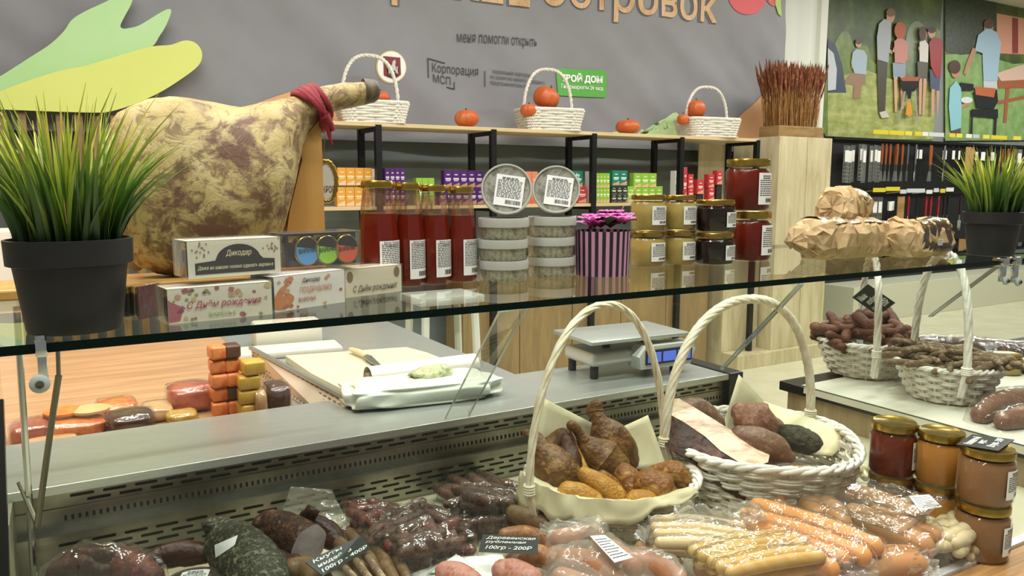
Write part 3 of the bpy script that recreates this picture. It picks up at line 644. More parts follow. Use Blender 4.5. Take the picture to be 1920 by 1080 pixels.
# ---------------------------------------------------------------- hanging grill tools
TD = 5.40
rk = thing('tool_display_rack', 'black display wall with hooks below the grill posters', 'display rack', (P(1562, 262, D=TD).x, TD, 0))
wR = P(2060, 262, D=TD).x - rk.location.x
MB().box(0, wR, .04, .10, .38, 1.93).build('back_panel', flat('#0e0f10', .6), rk, 0)
hz = [P(1700, 268, D=TD).z, P(1700, 364, D=TD).z]
for z in hz: MB().box(0.02, wR, .0, .04, z + .005, z + .03).build('hook_bar', 'black_metal', rk, 0)
MB().rbox(0, wR, -.35, .10, 0, .38, .004).build('base_plinth', flat('#cfcdb8', .5), rk, 0)
def tool_proto(kind):
    r = thing('grill_tool', '', 'grill tool', (0, 0, -5)); L = .42
    if kind in ('spatula', 'fork', 'redbrush', 'blackfork'):
        hm = {'spatula': wood_or, 'fork': 'chrome', 'redbrush': flat('#a51f26', .4), 'blackfork': flat('#1a1a1c', .4)}[kind]
        MB().tube([(0, 0, -.02), (0, 0, -.1), (0, 0, -.24)], [.012, .014, .010], 8).build('handle', hm, r)
        mb = MB().tube([(0, 0, -.24), (0, 0, -.32)], .004, 6)
        if kind == 'spatula': mb.prism([(-.014, -.31), (.014, -.31), (.032, -.42), (-.032, -.42)], .003)
        elif kind == 'redbrush': mb.rbox(-.018, .018, -.008, .008, -.40, -.31, .003)
        else:
            for x in (-.015, 0, .015): mb.tube([(0, 0, -.30), (x, 0, -.33), (x, 0, -.42)], .003, 5)
        mb.build('blade', flat('#e6e6e2', .4) if kind == 'redbrush' else 'steel_dark2', r)
    elif kind == 'net':
        mb = MB()
        for i in range(5): mb.tube([(-.04 + .02 * i, 0, -.02), (-.04 + .02 * i, 0, -.40)], .003, 4)
        for i in range(9): mb.tube([(-.04, 0, -.08 - .04 * i), (.04, 0, -.08 - .04 * i)], .002, 4)
        mb.build('wires', 'steel_light', r); MB().rbox(-.03, .03, -.008, -.004, -.19, -.07, .001).build('card', 'label_paper', r, 0)
    elif kind == 'card':
        MB().rbox(-.05, .05, -.002, .004, -.40, -.02, .001).build('backing_card', flat('#b08a55', .6), r, 0)
        MB().tube([(-.015, -.008, -.2), (-.015, -.008, -.38)], .007, 6).tube([(.015, -.008, -.2), (.015, -.008, -.38)], .007, 6).build('utensils', flat('#1b1b1d'), r)
        MB().lathe([(.03, 0), (.03, .003)], 16).build('badge', flat('#1e1e1e'), r, 0); r.children[-1].rotation_euler = (PI / 2, 0, 0); r.children[-1].location = (0, -.003, -.1)
    elif kind == 'tongs':
        MB().tube([(-.012, 0, -.02), (-.02, 0, -.2), (-.012, 0, -.42)], .006, 6).tube([(.012, 0, -.02), (.02, 0, -.2), (.012, 0, -.42)], .006, 6).build('arms', flat('#232326', .3), r)
        MB().rbox(-.03, .03, -.012, -.008, -.17, -.07, .001).build('card', 'label_paper', r, 0)
    return r
wood_or = wood('tool_handle_wood', '#b5652f', '#96501f', scale=8, st=(4, 4, .5)); mat('steel_dark2', '#a9aaa6', rough=.28, metal=.9); mat('steel_light', '#b8b9b4', rough=.3, metal=.8)
tp = {}
TL = {'net': 'grey wire grill grid with white card', 'spatula': 'wood-handled steel spatula', 'fork': 'all-steel grill fork', 'tongs': 'black tongs with white card', 'card': 'pair of utensils on brown card', 'redbrush': 'red-handled grill brush', 'blackfork': 'black-handled grill fork'}
def hang(kind, px, row, zz=0, where=''):
    p = P(px, 268, D=TD); loc = (p.x, TD - .03 - rnd.uniform(0, .12), hz[row] + zz - .005)
    lab = TL[kind] + ' hanging in the ' + ('upper' if row == 0 else 'lower') + ' row of the tool rack'; g = TL[kind] + (', upper row' if row == 0 else ', lower row')
    if kind not in tp: tp[kind] = r = tool_proto(kind); r.location = loc; tag(r, lab, None, g)
    else: dup(tp[kind], loc, R(rnd.uniform(-14, 14)), lab, g)
for x in (1580, 1587, 1594, 1601, 1608, 1615, 1621, 1628, 1634): hang('net', x, 0, -.03 + rnd.uniform(-.02, .02))
for x in (1643, 1651, 1659, 1666, 1674, 1681): hang('spatula', x, 0)
for x in (1688, 1697): hang('fork', x, 0)
for x in (1704, 1713): hang('tongs', x, 0)
for x in (1722, 1733): hang('spatula', x, 0)
for x in (1740, 1749): hang('fork', x, 0)
for x in (1757, 1766, 1778): hang('tongs', x, 0)
for x in (1795, 1809): hang('card', x, 0, 0)
for x in (1821, 1829, 1837, 1845): hang('tongs', x, 0)
for x in (1868, 1876, 1884): hang('spatula', x, 0)
for x in (1895, 1904, 1912, 1920): hang('net', x, 0)
for x in (1632, 1640): hang('net', x, 1)
for x in (1652, 1662, 1672): hang('tongs', x, 1)
for x in (1690,): hang('card', x, 1)
for x in (1703, 1713, 1724, 1733, 1743, 1757, 1767, 1776, 1788, 1798): hang('redbrush' if x % 3 else 'blackfork', x, 1)
tags = [(1637, 1666, 0, '#d8c62a'), (1667, 1695, 0, '#d8c62a'), (1697, 1710, 0, '#e0d04a'), (1715, 1728, 0, '#d8c62a'), (1729, 1740, 0, '#dfe0da'), (1741, 1770, 0, '#c9cdd0'), (1780, 1791, 0, '#d8c62a'), (1793, 1804, 0, '#e0d04a'), (1811, 1822, 0, '#dfe0da'), (1824, 1836, 0, '#b9bdc0'), (1843, 1855, 0, '#e0d04a'), (1858, 1888, 0, '#d8c62a'), (1900, 1914, 0, '#e0d04a'),
        (1637, 1660, 1, '#d8c62a'), (1661, 1687, 1, '#d8c62a'), (1688, 1699, 1, '#c9cdd0'), (1700, 1734, 1, '#c9cdd0'), (1737, 1748, 1, '#dfe0da'), (1751, 1760, 1, '#c9cdd0'), (1763, 1772, 1, '#d8c62a'), (1774, 1788, 1, '#dfe0da')]
for a, b, row, c in tags:
    y = 247 + (a - 1640) * .045 if row == 0 else 357 + rnd.uniform(-3, 3)
    p, q_ = P(a, y, D=TD - .2), P(b, y, D=TD - .2)
    o = MB().rbox(p.x, q_.x, -.003, .003, -.022, .022, .001).tube([((p.x + q_.x) / 2, .003, 0), ((p.x + q_.x) / 2, .2, -.02)], .003, 5).build('price_tag', [flat(c, .5)], smooth=0, loc=(0, TD - .2, p.z))
    yl = c in ('#d8c62a', '#e0d04a'); tag(o, ('yellow' if yl else 'white') + ' price tag on a hook of the ' + ('upper' if row == 0 else 'lower') + ' tool row', 'price tag', ('yellow' if yl else 'white') + ' price tags, ' + ('upper' if row == 0 else 'lower') + ' row')
# ================================================================ the display case
ZS = 1.26; DECK = .82; LD = .655; SD = .913
mat('deck_paper', '#c8c2a6', '#bdb698', scale=5, rough=.5)
cs = thing('display_case', 'long refrigerated glass display case holding smoked meats and sausages', 'display case', (0, 0, 0))
mb = MB().box(-.12, 1.66, LD, 1.34, .78, DECK); mb.build('deck', 'deck_paper', cs, 0)
MB().box(-.12, 1.615, LD + .01, 1.58, .08, .775).build('base', flat('#4a3b2a', .5), cs, 0)
# front rail: white strip and wooden edge
MB().box(-.2, 2.1, LD - .016, LD - .001, .79, .826).build('trim_strip', flat('#d9dcd8', .3), cs, 0)
mb = MB().rbox(-.2, 2.1, LD - .085, LD - .017, .745, .822, .004); mb.build('front_rail', 'rail_wood', cs, 0)
mb = MB()
for k in range(8): mb.rbox(-.2 + .29 * k, .085 + .29 * k, LD - .06, LD - .02, .30, .742, .003)
mb.build('front_cladding', 'rail_wood', cs, 0)
# perforated back panels
def slots(mb, x0, x1, z, L, h, pitch, y, off=0):
    x = x0 + off
    while x + L < x1:
        pts = []
        r = min(L, h) / 2
        if L >= h:
            for q in range(7): pts.append((x + L - r + r * math.cos(-PI / 2 + PI * q / 6), z + r * math.sin(-PI / 2 + PI * q / 6)))
            for q in range(7): pts.append((x + r + r * math.cos(PI / 2 + PI * q / 6), z + r * math.sin(PI / 2 + PI * q / 6)))
        else:
            for q in range(7): pts.append((x + r + r * math.cos(PI * q / 6), z + h / 2 - r + r * math.sin(PI * q / 6)))
            for q in range(7): pts.append((x + r + r * math.cos(PI + PI * q / 6), z - h / 2 + r + r * math.sin(PI + PI * q / 6)))
        mb.prism(pts, 0, 1, off=y); x += pitch
mb = MB().box(-.10, 1.385, 1.352, 1.36, .885, .9435)
slots(mb, -.02, 1.38, .9375, .034, .0045, .046, 1.3512); slots(mb, -.02, 1.38, .9275, .034, .0045, .046, 1.3512, .023)
mb.box(-.10, 1.385, 1.349, 1.352, .9185, .9205)
slots(mb, -.03, 1.38, .903, .0042, .009, .0098, 1.3512)
mb.build('upper_perforated_panel', ['steel_panel', 'dark_slot'], cs, 0)
mb = MB().box(-.10, 1.385, 1.332, 1.352, .876, .886).box(-.10, 1.385, 1.330, 1.334, .874, .8855)
mb.build('ledge', 'steel_panel', cs, 0)
mb = MB().box(-.10, 1.385, 1.336, 1.35, DECK, .876)
for k, z in enumerate((.866, .855, .844, .832)): slots(mb, -.04, 1.38, z, .034, .0042, .046, 1.3352, .023 * (k % 2))
mb.build('lower_perforated_panel', ['steel_panel', 'dark_slot'], cs, 0)
mb = MB().rbox(-.14, 1.385, 1.335, 1.60, .953, .962, .003); mb.box(-.14, 1.385, 1.3345, 1.3365, .949, .962)
mb.build('worktop', 'steel_brushed', cs, 0)
MB().box(-.10, 1.38, 1.36, 1.58, .80, .951).build('back_wall', flat('#1b1a18', .5), cs, 0)
MB().rbox(1.385, 1.43, 1.33, 1.60, .79, .965, .003).build('end_block', flat('#1d1c1b', .35), cs, 0)
# left end: post, frame edge, side wall
MB().box(-.125, -.115, LD, 1.62, .80, 1.255).build('side_glass', 'case_glass', cs, 0)
MB().box(-.099, -.094, 1.24, 1.36, DECK, .95).build('side_panel', flat('#8f8c78', .4), cs, 0)
MB().tube([(-.073, 1.29, DECK), (-.066, 1.29, 1.25)], .0045, 8).build('post', 'chrome', cs)
a, b = P(8, 750, D=.893), P(19, 1085, D=.808); b = b + (b - a) * .5; f = Vector((0, -.012, .004))
q = [a, b, b - Vector((.05, 0, 0)), a - Vector((.05, 0, 0))]; MB().add(q + [v + f for v in q], [(0, 1, 2, 3), (7, 6, 5, 4), (0, 4, 5, 1), (1, 5, 6, 2), (2, 6, 7, 3), (3, 7, 4, 0)]).build('frame_edge', flat('#0b0b0c', .3), cs, 0)
# front glass (leaning) and its clamps, stays and glass braces
mb = MB(); a, b = (LD + .004, .826), (SD + .012, ZS - .010); t = .006
v = [(x, y + dy, z) for dy in (0, t) for (y, z) in (a, b) for x in (-.11, 2.1)]
mb.add(v, [(0, 1, 3, 2)], 0).add(v, [(4, 6, 7, 5)], 1)
mb.build('front_glass', ['case_glass', 'shelf_under'], cs, 0)
def clamp(px, py0, py1, D, nm):
    a, b = P(px, py0, D=D), P(px, py1, D=D); s = mpp(a); w = 8 * s
    mb = MB().rbox(a.x - w, a.x + w, D - .002, D + .006, b.z, a.z, .0015).rbox(a.x - w * 1.2, a.x + w * 1.2, D - .006, D + .02, ZS - .012, ZS + .006, .0015)
    r = mb.build(nm, 'chrome', cs, 30)
    o = MB().lathe([(0.002, 0), (.0085, 0), (.0095, .002), (.0095, .005), (.007, .007)], 20).build('washer', flat('#a9b4b0', .25), r); o.rotation_euler = (PI / 2, 0, 0); o.location = (b.x, D, b.z + .002)
    o = MB().lathe([(.001, 0), (.0042, 0), (.0042, .010), (.0025, .010), (.0025, .008)], 12).build('bolt', 'steel_dark', r); o.rotation_euler = (PI / 2, 0, 0); o.location = (b.x, D, b.z + .002)
clamp(75, 628, 722, .905, 'glass_clamp'); clamp(1883, 492, 528, .905, 'glass_clamp'); clamp(1906, 490, 530, .905, 'glass_clamp')
g = MB().tube([P(108, 640, D=1.2), P(110, 708, D=1.2)], .0028, 8).build('stay_rod', 'steel_dark', cs)
MB().tube([P(110, 704, D=1.2), P(100, 770, D=1.21), P(70, 985, D=1.25)], .0042, 8).build('stay_cylinder', flat('#6b6856', .3, .7), cs)
MB().tube([P(70, 984, D=1.25), P(36, 905, D=1.31)], .0036, 8).build('stay_arm', flat('#6b6856', .3, .7), cs)
glassy('brace_glass', (.93, .96, .94, 1), .1, .6, haze=.06)
def brace(b0, b1, t0, t1):
    q = [P(*b0, D=1.36), P(*b1, D=1.36), P(*t1, z=ZS - .012), P(*t0, z=ZS - .012)]; n = (q[1] - q[0]).cross(q[3] - q[0]).normalized() * .005
    MB().add(q + [v + n for v in q], [(0, 1, 2, 3)], 0).add(q + [v + n for v in q], [(0, 4, 5, 1), (1, 5, 6, 2), (2, 6, 7, 3), (3, 7, 4, 0)], 1).build('glass_brace', ['brace_glass', flat('#8f968a', .15)], cs, 0)
brace((834, 783), (878, 778), (936, 580), (990, 572)); brace((1350, 690), (1358, 689), (1498, 530), (1506, 529)); brace((1740, 592), (1748, 591), (1868, 496), (1876, 495))

# glass top shelf
gs = thing('glass_shelf', 'clear glass top shelf with dark green edge carrying jars and gift boxes', 'glass shelf', (0, SD, ZS))
x0, x1, y1, t = -.5, 2.35, 1.46 - SD, .010
v = [(x, y, z) for z in (-t, 0) for y in (0, y1) for x in (x0, x1)]
MB().add(v, [(4, 5, 7, 6)], 0).add(v, [(0, 2, 3, 1)], 1).add(v, [(0, 1, 5, 4), (2, 6, 7, 3), (0, 4, 6, 2), (1, 3, 7, 5)], 2).build('pane', ['shelf_glass', 'shelf_under', 'glass_edge'], gs, 0)

# ---------------------------------------------------------------- side counter at the right end
ct = thing('side_counter', 'wood-sided counter with black edge at the right end of the case', 'counter', (1.63, .86, 0))
MB().box(.0, 1.2, .02, .50, .80, .882).box(0.0, 1.2, -.12, .02, .80, .882).build('side_panel', 'end_wood', ct, 0)
MB().rbox(-.012, 1.25, -.14, .52, .882, .906, .002).build('counter_top', flat('#141513', .3), ct, 0)
sp = MB().box(-.003, 1.1, -.14, .455, 0, .0015).add([(-.013, -.14, .001), (-.013, .44, .001), (-.0135, .44, -.015), (-.0135, -.14, -.015)], [(0, 1, 2, 3)]).build('paper_sheet', flat('#cfcbba', .6), smooth=0, loc=(1.63, .86, .9065)); tag(sp, 'pale paper sheet covering the side counter under the two baskets', 'paper')

# ---------------------------------------------------------------- worktable behind the case
wood('table_laminate', '#c79d78', '#ab8260', scale=4, st=(.8, 9, 1), c3='#ba906c', rough=.3)
ZW = .93
wt = thing('work_table', 'wood-look worktable behind the case at the left', 'table', (0, 0, 0))
xs_ = .42
MB().rbox(-1.2, xs_, 1.62, 2.75, ZW - .03, ZW, .003).build('laminate_top', 'table_laminate', wt, 0)
MB().rbox(xs_, 1.0, 1.62, 2.75, ZW - .03, ZW, .003).build('steel_top', 'steel_brushed', wt, 0)
for x, y in ((-1.1, 1.7), (.9, 1.7), (-1.1, 2.65), (.9, 2.65)): MB().box(x - .02, x + .02, y - .02, y + .02, 0, ZW - .03).build('leg', 'black_metal', wt, 0)
# sloping perforated panel, a solid stand-in for one mirrored in the glass
A, B, C_, D_ = P(470, 652, z=ZW + .075), P(668, 757, z=ZW + .045), P(598, 778, z=ZW + .004), P(478, 700, z=ZW + .004)
tr = thing('reflected_panel', 'sloping pale perforated panel standing in for a mirrored one, beside the orange packs', 'tray', A)
q = [v - A for v in (D_, C_, B, A)]; nrm = (q[1] - q[0]).cross(q[3] - q[0]).normalized()
mb = MB().add([*q, *[v - nrm * .004 for v in q]], [(0, 1, 2, 3), (7, 6, 5, 4), (0, 4, 5, 1), (1, 5, 6, 2), (2, 6, 7, 3), (3, 7, 4, 0)], 0)
for r_ in range(6):
    for k in range(22):
        u0 = (k + .5 * (r_ % 2)) / 22.6 + .006; v0 = (r_ + .3) / 6.2
        f = lambda u, w_: q[0].lerp(q[1], u).lerp(q[3].lerp(q[2], u), w_) + nrm * .0008
        mb.add([f(u0, v0), f(u0 + .026, v0), f(u0 + .026, v0 + .055), f(u0, v0 + .055)], [(0, 1, 2, 3)], 1)
mb.build('panel_sheet', [flat('#d8cbb8', .4), flat('#7a6654', .6)], tr, 0)
mb = MB().tube([A - A, B - A], .006, 8); mb.build('panel_rim', 'steel_light', tr)
# cutting board and knife
ZB = ZW + .02
pts = [P(*q_, z=ZB) for q_ in ((535, 666), (762, 650), (800, 660), (846, 678), (640, 728), (585, 700))]
c = sum(pts, Vector()) / 6
o = MB().prism([(p.x - c.x, p.y - c.y) for p in pts], .018, axis='z').build('cutting_board', mat('board_plastic', '#d8d3b4', '#cdc8a8', scale=4, st=(1, 18, 1), rough=.45), smooth=0, loc=(c.x, c.y, ZW + .001)); tag(o, 'cream plastic cutting board with a knife on it on the worktable', 'cutting board')
k0, k1, k2 = P(658, 655, z=ZB + .01), P(688, 668, z=ZB + .01), P(718, 689, z=ZB + .004)
kn = thing('kitchen_knife', 'kitchen knife with pale handle lying on the cutting board', 'knife', k0)
MB().tube([k0 - k0, (k1 - k0) * .5 + Vector((0, 0, .003)), k1 - k0], [.008, .010, .008], 8, flatk=.8).build('handle', flat('#cfc39a', .4), kn)
d = (k2 - k1); s_ = Vector((-d.y, d.x, 0)).normalized()
MB().add([k1 - k0 - s_ * .012, k1 - k0 + s_ * .012, k2 - k0, k1 - k0 + d * .6 - s_ * .014] + [v + Vector((0, 0, .002)) for v in (k1 - k0 - s_ * .012, k1 - k0 + s_ * .012, k2 - k0, k1 - k0 + d * .6 - s_ * .014)], [(0, 1, 2, 3)[::-1], (4, 5, 6, 7)[::-1], (0, 3, 7, 4), (3, 2, 6, 7), (2, 1, 5, 6), (1, 0, 4, 5)]).build('blade', 'steel_dark2', kn, 0)
# film roll, white box, bag on the worktop
a, b = P(690, 712, z=ZW + .035), P(890, 685, z=ZW + .035); a, b = Vector((a.x, a.y, ZW + .034)), Vector((b.x, b.y, ZW + .034))
fr = thing('film_roll', 'white roll of wrapping film lying in front of the cutting board', 'film roll', a)
MB().tube([a - a, b - a], .032, 24, caps=False).build('film', mat('roll_white', '#e4e2d2', '#d6d4c4', scale=5, st=(1, 60, 1), rough=.3), fr)
MB().tube([(a - b) * .02, (b - a) * 1.02], .018, 16).build('core', flat('#8a7a5c'), fr)
o = MB().rbox(-.10, .10, -.05, .05, 0, .075, .008).build('paper_pack', flat('#dcd9c9', .6), loc=P(548, 652, z=ZW) + Vector((0, .06, 0)), rz=R(-4)); tag(o, 'flat white paper pack standing behind the cutting board', 'pack')
o = MB().rbox(-.16, .16, -.06, .06, 0, .02, .006).build('paper_stack', flat('#d2cfbd', .6), loc=P(560, 672, z=ZW) + Vector((-.02, .08, 0)), rz=R(-6)); tag(o, 'low pale stack of wrapping paper before the white pack', 'paper')
bg = P(800, 742, z=.975)
o = blob('white_bag', (.20, .085, .028), mat('bag_white', '#dfe2d6', '#d2d6c6', scale=6, rough=.3, bump=.004, bscale=14), None, .3, 5, 4, 5, shape=lambda q: Vector([math.copysign(abs(c) ** .5, c) for c in q]) * .85, flatz=-.02); o.location = (bg.x, bg.y + .03, .985); o.rotation_euler = (0, 0, R(-8)); tag(o, 'crumpled white plastic bag lying on the steel worktop', 'bag')
o = blob('herb_bunch', (.05, .03, .02), mat('herb', '#a8ac78', '#7f8a5a', '#c3c4a0', scale=50, rough=.7), None, .5, 5, 9, 3); o.location = P(818, 705, z=1.01) + Vector((0, .02, .0)); tag(o, 'small pale green herb bunch on the white bag', 'herbs')
# white stool behind, glimpsed through the glass
stl = thing('white_stool', 'white step stool standing in the aisle behind the film roll', 'stool', P(830, 690, D=3.4) * 1)
stl.location.z = 0
for x in (-.16, .16):
    for y in (-.12, .12): MB().tube([(x * .8, y * .8, .86), (x, y, 0)], .02, 8).build('leg', flat('#d5d8cc', .5), stl)
MB().rbox(-.17, .17, -.13, .13, .86, .90, .01).build('seat', flat('#d5d8cc', .5), stl)

# packed goods on the worktable, modelled solid for goods mirrored in the glass
def slabpack(px, py, wpx, hpx, m, lab, D2=None, rz=0, z=ZW, name='meat_pack', dpt=.05, grp=None, amp=.14):
    p = P(px, py, z=z); s = mpp(p); w, h = wpx * s / 2, hpx * s / 2
    r = thing(name, lab, 'food pack', (p.x, p.y + dpt * .8, z), rz, grp)
    sq = lambda q: Vector([math.copysign(abs(c) ** .55, c) for c in q]) * .9
    o = blob('content', (w, dpt, h), m, r, amp, 4, int(px), 4, shape=sq, flatz=-h * .9); o.location = (0, 0, h * .92)
    o = blob('wrap', (w * 1.08, dpt * 1.1, h * 1.07), 'film', r, amp * 1.3, 4, int(px), 4, shape=sq, flatz=-h * .93); o.location = (0, 0, h * .94)
    return r
mat('orange_pack', '#d9743a', '#c85f2c', '#e08a4a', scale=30, rough=.35); mat('yellow_pack', '#d9b24e', '#c69a3c', scale=25, rough=.35); mat('dark_pack', '#5a3a2c', '#4a2e24', scale=30, rough=.35); mat('ham_pack', '#b8624a', '#a4523e', scale=20, rough=.35); mat('light_pack', '#dbb586', '#cf9f6a', scale=14, rough=.4)
zs = ZW
for k in range(5):
    h = 27; p = P(431, 782, z=ZW); s = mpp(p)
    for j, (dx, m_, c_) in enumerate(((-14, 'orange_pack', 'orange'), (14, 'dark_pack' if k in (1, 4) else 'orange_pack', 'dark brown' if k in (1, 4) else 'orange'))):
        r = thing('sealed_pack', c_ + ' sealed pack, ' + ('bottom', 'second', 'middle', 'fourth', 'top')[k] + ' of the ' + ('left' if j == 0 else 'right') + ' tall stack on the worktable', 'food pack', (p.x + dx * s * .93, p.y + .03 + (.006 if k % 2 else 0), ZW + k * h * s), R(rnd.uniform(-6, 6)))
        MB().rbox(-.0165, .0165, -.022, .022, .001, h * s - .001, .006, seg=3).build('content', m_, r)
for k in range(4):
    p = P(474, 786, z=ZW); s = mpp(p)
    r = thing('cheese_pack', 'yellow wrapped pack, ' + ('bottom', 'second', 'third', 'top')[k] + ' of the short yellow stack', 'food pack', (p.x + (.01 if k == 3 else 0), p.y + .03, ZW + k * 27 * s), R(rnd.uniform(-8, 8)))
    MB().rbox(-.022, .022, -.025, .025, .001, 27 * s - .001, .005, seg=3).build('content', 'yellow_pack', r)
slabpack(527, 777, 50, 60, 'dark_pack', 'dark smoked meat in a bag beside the sloping perforated panel')
slabpack(492, 784, 26, 56, 'light_pack', 'tan wrapped piece between the yellow stack and the dark bag', dpt=.025)
slabpack(365, 775, 95, 56, 'ham_pack', 'reddish wrapped ham pack left of the orange stacks')
slabpack(345, 800, 60, 28, 'yellow_pack', 'low yellow pack with a dark lid in front of the red ham pack', dpt=.03)
slabpack(250, 815, 85, 40, 'dark_pack', 'dark vacuum pack on the laminate beside the gas stay')
slabpack(220, 790, 80, 36, 'orange_pack', 'orange pack behind the dark vacuum pack')
slabpack(140, 825, 120, 36, 'orange_pack', 'long orange pack in the left corner of the worktable')
slabpack(60, 835, 80, 40, 'ham_pack', 'reddish pack at the far left of the worktable')
slabpack(95, 842, 100, 18, 'light_pack', 'flat tan pack at the table edge left of the stay', dpt=.03)
slabpack(300, 792, 60, 30, 'light_pack', 'small tan pack between the dark pack and red ham')
for px, py, m_, l_ in ((122, 782, 'orange_pack', 'round tub with orange lid on the worktable at left'), (172, 778, 'light_pack', 'round tub with clear lid beside the orange-lidded tub')):
    p = P(px, py + 28, z=ZW); r = thing('round_tub', l_, 'tub', p)
    MB().lathe([(.001, 0), (.030, 0), (.034, .04), (.001, .04)], 24).build('tub', 'film_milky', r); MB().lathe([(.001, .0405), (.036, .0405), (.036, .045), (.001, .046)], 24).build('lid', m_, r)

# ---------------------------------------------------------------- scale
p = P(1192, 703, z=.965); sc_ = thing('counter_scale', 'white counter scale with blue display standing on the steel worktop', 'scale', (p.x, 1.50, .963), R(-3))
mat('scale_plastic', '#d9dad2', rough=.4)
MB().rbox(-.115, .15, -.055, .08, .028, .062, .012, seg=3).build('body', 'scale_plastic', sc_)
MB().prism([(.0, .02), (.15, .02), (.165, .058), (.155, .075), (.015, .075), (-.005, .05)], .05, off=-.09).build('display_head', 'scale_plastic', sc_, 0)
dp = MB().rbox(.012, .152, -.094, -.089, .03, .066, .002).build('display_panel', flat('#1c2440', .3), sc_, 0)
mat('lcd_blue', '#4a63c8', rough=.3); gl = glow('lcd_lit', '#5570d8', .55)
for k in range(3): MB().box(.017 + .045 * k, .056 + .045 * k, -.0952, -.0942, .036, .060).build('screen', gl, dp, 0)
for x, y in ((-.1, -.04), (-.1, .06), (.13, .06), (.13, -.05)): MB().lathe([(.010, 0), (.010, .03)], 12, (x, y, 0)).build('foot', 'black_plastic', sc_)
MB().tube([(-.04, 0, .06), (-.04, 0, .088)], .01, 8).tube([(.09, .02, .06), (.09, .02, .088)], .01, 8).build('platform_support', 'black_plastic', sc_)
MB().rbox(-.135, .155, -.08, .10, .088, .098, .004).build('platform', 'steel_brushed', sc_, 30)
# ================================================================ on the glass shelf
def ring_loft(secs, m, name, parent, n=28, amp=.0, ns=10, seed=0, fine=0, bulge=1.0):
    """secs: (x, zmid, half_z, half_y) lofted along x"""
    vs = []
    for i, (x, zm, hz_, hy) in enumerate(secs):
        for j in range(n):
            q = 2 * PI * j / n; p = Vector((x, hy * math.cos(q), zm + hz_ * math.sin(q)))
            k = noise.noise(p * ns + Vector((seed, 0, 0))) * amp + noise.noise(p * ns * 4 + Vector((0, seed, 0))) * fine
            d = Vector((0, math.cos(q), math.sin(q))); vs.append(p + d * k * min(1, hz_ / .03))
    k = len(secs); fs = [(i * n + j, (i + 1) * n + j, (i + 1) * n + (j + 1) % n, i * n + (j + 1) % n)[::-1] for i in range(k - 1) for j in range(n)]
    fs += [tuple(range(n)), tuple(range((k - 1) * n, k * n))[::-1]]
    return MB().add(vs, fs).build(name, m, parent, 180)
# ---- ham leg on its wooden stand
def ham_material():
    m, N, L, B = _base('ham_skin'); tc = N.new('ShaderNodeTexCoord')
    def nz(s, d, dist=0, off=0):
        mp = N.new('ShaderNodeMapping'); mp.inputs['Location'].default_value = (off, off, off); L.new(tc.outputs['Object'], mp.inputs[0])
        n = N.new('ShaderNodeTexNoise'); n.inputs['Scale'].default_value = s; n.inputs['Detail'].default_value = d; n.inputs['Distortion'].default_value = dist; n.inputs['Roughness'].default_value = .68
        L.new(mp.outputs[0], n.inputs[0]); return n
    a = nz(12, 12, .5); b = nz(30, 10, 1, 3); c = nz(5, 4, 0, 7)
    def ramp(n, p0, c0, p1, c1):
        r = N.new('ShaderNodeValToRGB'); e = r.color_ramp.elements; e[0].position = p0; e[1].position = p1; e[0].color = c0; e[1].color = c1; L.new(n.outputs['Fac'], r.inputs[0]); return r
    base = ramp(c, .35, hx('#a68e4c'), .62, hx('#c2b07a')); k1 = ramp(a, .43, (1, 1, 1, 1), .52, (0, 0, 0, 1)); k2 = ramp(b, .40, (.8, .8, .8, 1), .47, (0, 0, 0, 1))
    mx = N.new('ShaderNodeMix'); mx.data_type = 'RGBA'; L.new(k1.outputs[0], mx.inputs['Factor']); L.new(base.outputs[0], mx.inputs['A']); mx.inputs['B'].default_value = hx('#6a4a36')
    my = N.new('ShaderNodeMix'); my.data_type = 'RGBA'; L.new(k2.outputs[0], my.inputs['Factor']); L.new(mx.outputs['Result'], my.inputs['A']); my.inputs['B'].default_value = hx('#6e5434')
    L.new(my.outputs['Result'], B.inputs['Base Color']); B.inputs['Roughness'].default_value = .5
    bp = N.new('ShaderNodeBump'); bp.inputs['Distance'].default_value = .004; L.new(b.outputs['Fac'], bp.inputs['Height']); L.new(bp.outputs[0], B.inputs['Normal'])
ham_material(); mat('hoof', '#3a342c', '#6a5c44', scale=30, st=(4, 1, 1), rough=.5, bump=.001); mat('red_ribbon', '#8e1f2c', '#7c1824', scale=20, rough=.7, bump=.001, bscale=90)
wood('stand_wood', '#c79b58', '#b58746', scale=5, st=(3, 3, .5))
HD = 1.34; HO = P(450, 500, D=HD); HO.z = ZS
hs = thing('ham_stand', 'wooden ham stand with a notched upright on the glass shelf', 'ham stand', (HO.x, HD, ZS))
def hp(px, py, D=HD): v = P(px, py, D=D); return (v.x - HO.x, v.z - ZS)
up_ = [hp(*a) for a in ((568, 224), (598, 222), (606, 440), (609, 520), (512, 520), (534, 440), (540, 395), (556, 330), (563, 300), (561, 285), (568, 270))]
MB().prism(up_, .028, off=-.012).build('upright', 'stand_wood', hs, 0)
xr = up_[3][0]; MB().rbox(xr - .50, xr + .01, -.07, .07, .0005, .016, .003).build('base_plank', 'stand_wood', hs, 0)
ham = thing('cured_ham_leg', 'large mottled cured ham leg with hoof and red ribbon on the wooden stand', 'ham', (HO.x, HD, ZS))
S_ = [(193, 330, 350), (197, 262, 400), (206, 232, 450), (220, 212, 485), (242, 196, 508), (275, 183, 518), (315, 177, 520), (355, 180, 520), (400, 187, 518), (450, 199, 512), (480, 196, 500), (503, 189, 470), (520, 186, 430), (535, 183, 380), (548, 180, 330), (560, 176, 290), (572, 172, 262), (588, 167, 243), (604, 162, 228), (622, 156, 212), (645, 152, 205), (665, 151, 200), (682, 150, 196)]
sec = []
for i in range(len(S_) - 1):
    for t in (0, .34, .67): sec.append([S_[i][k] + (S_[i + 1][k] - S_[i][k]) * t for k in range(3)])
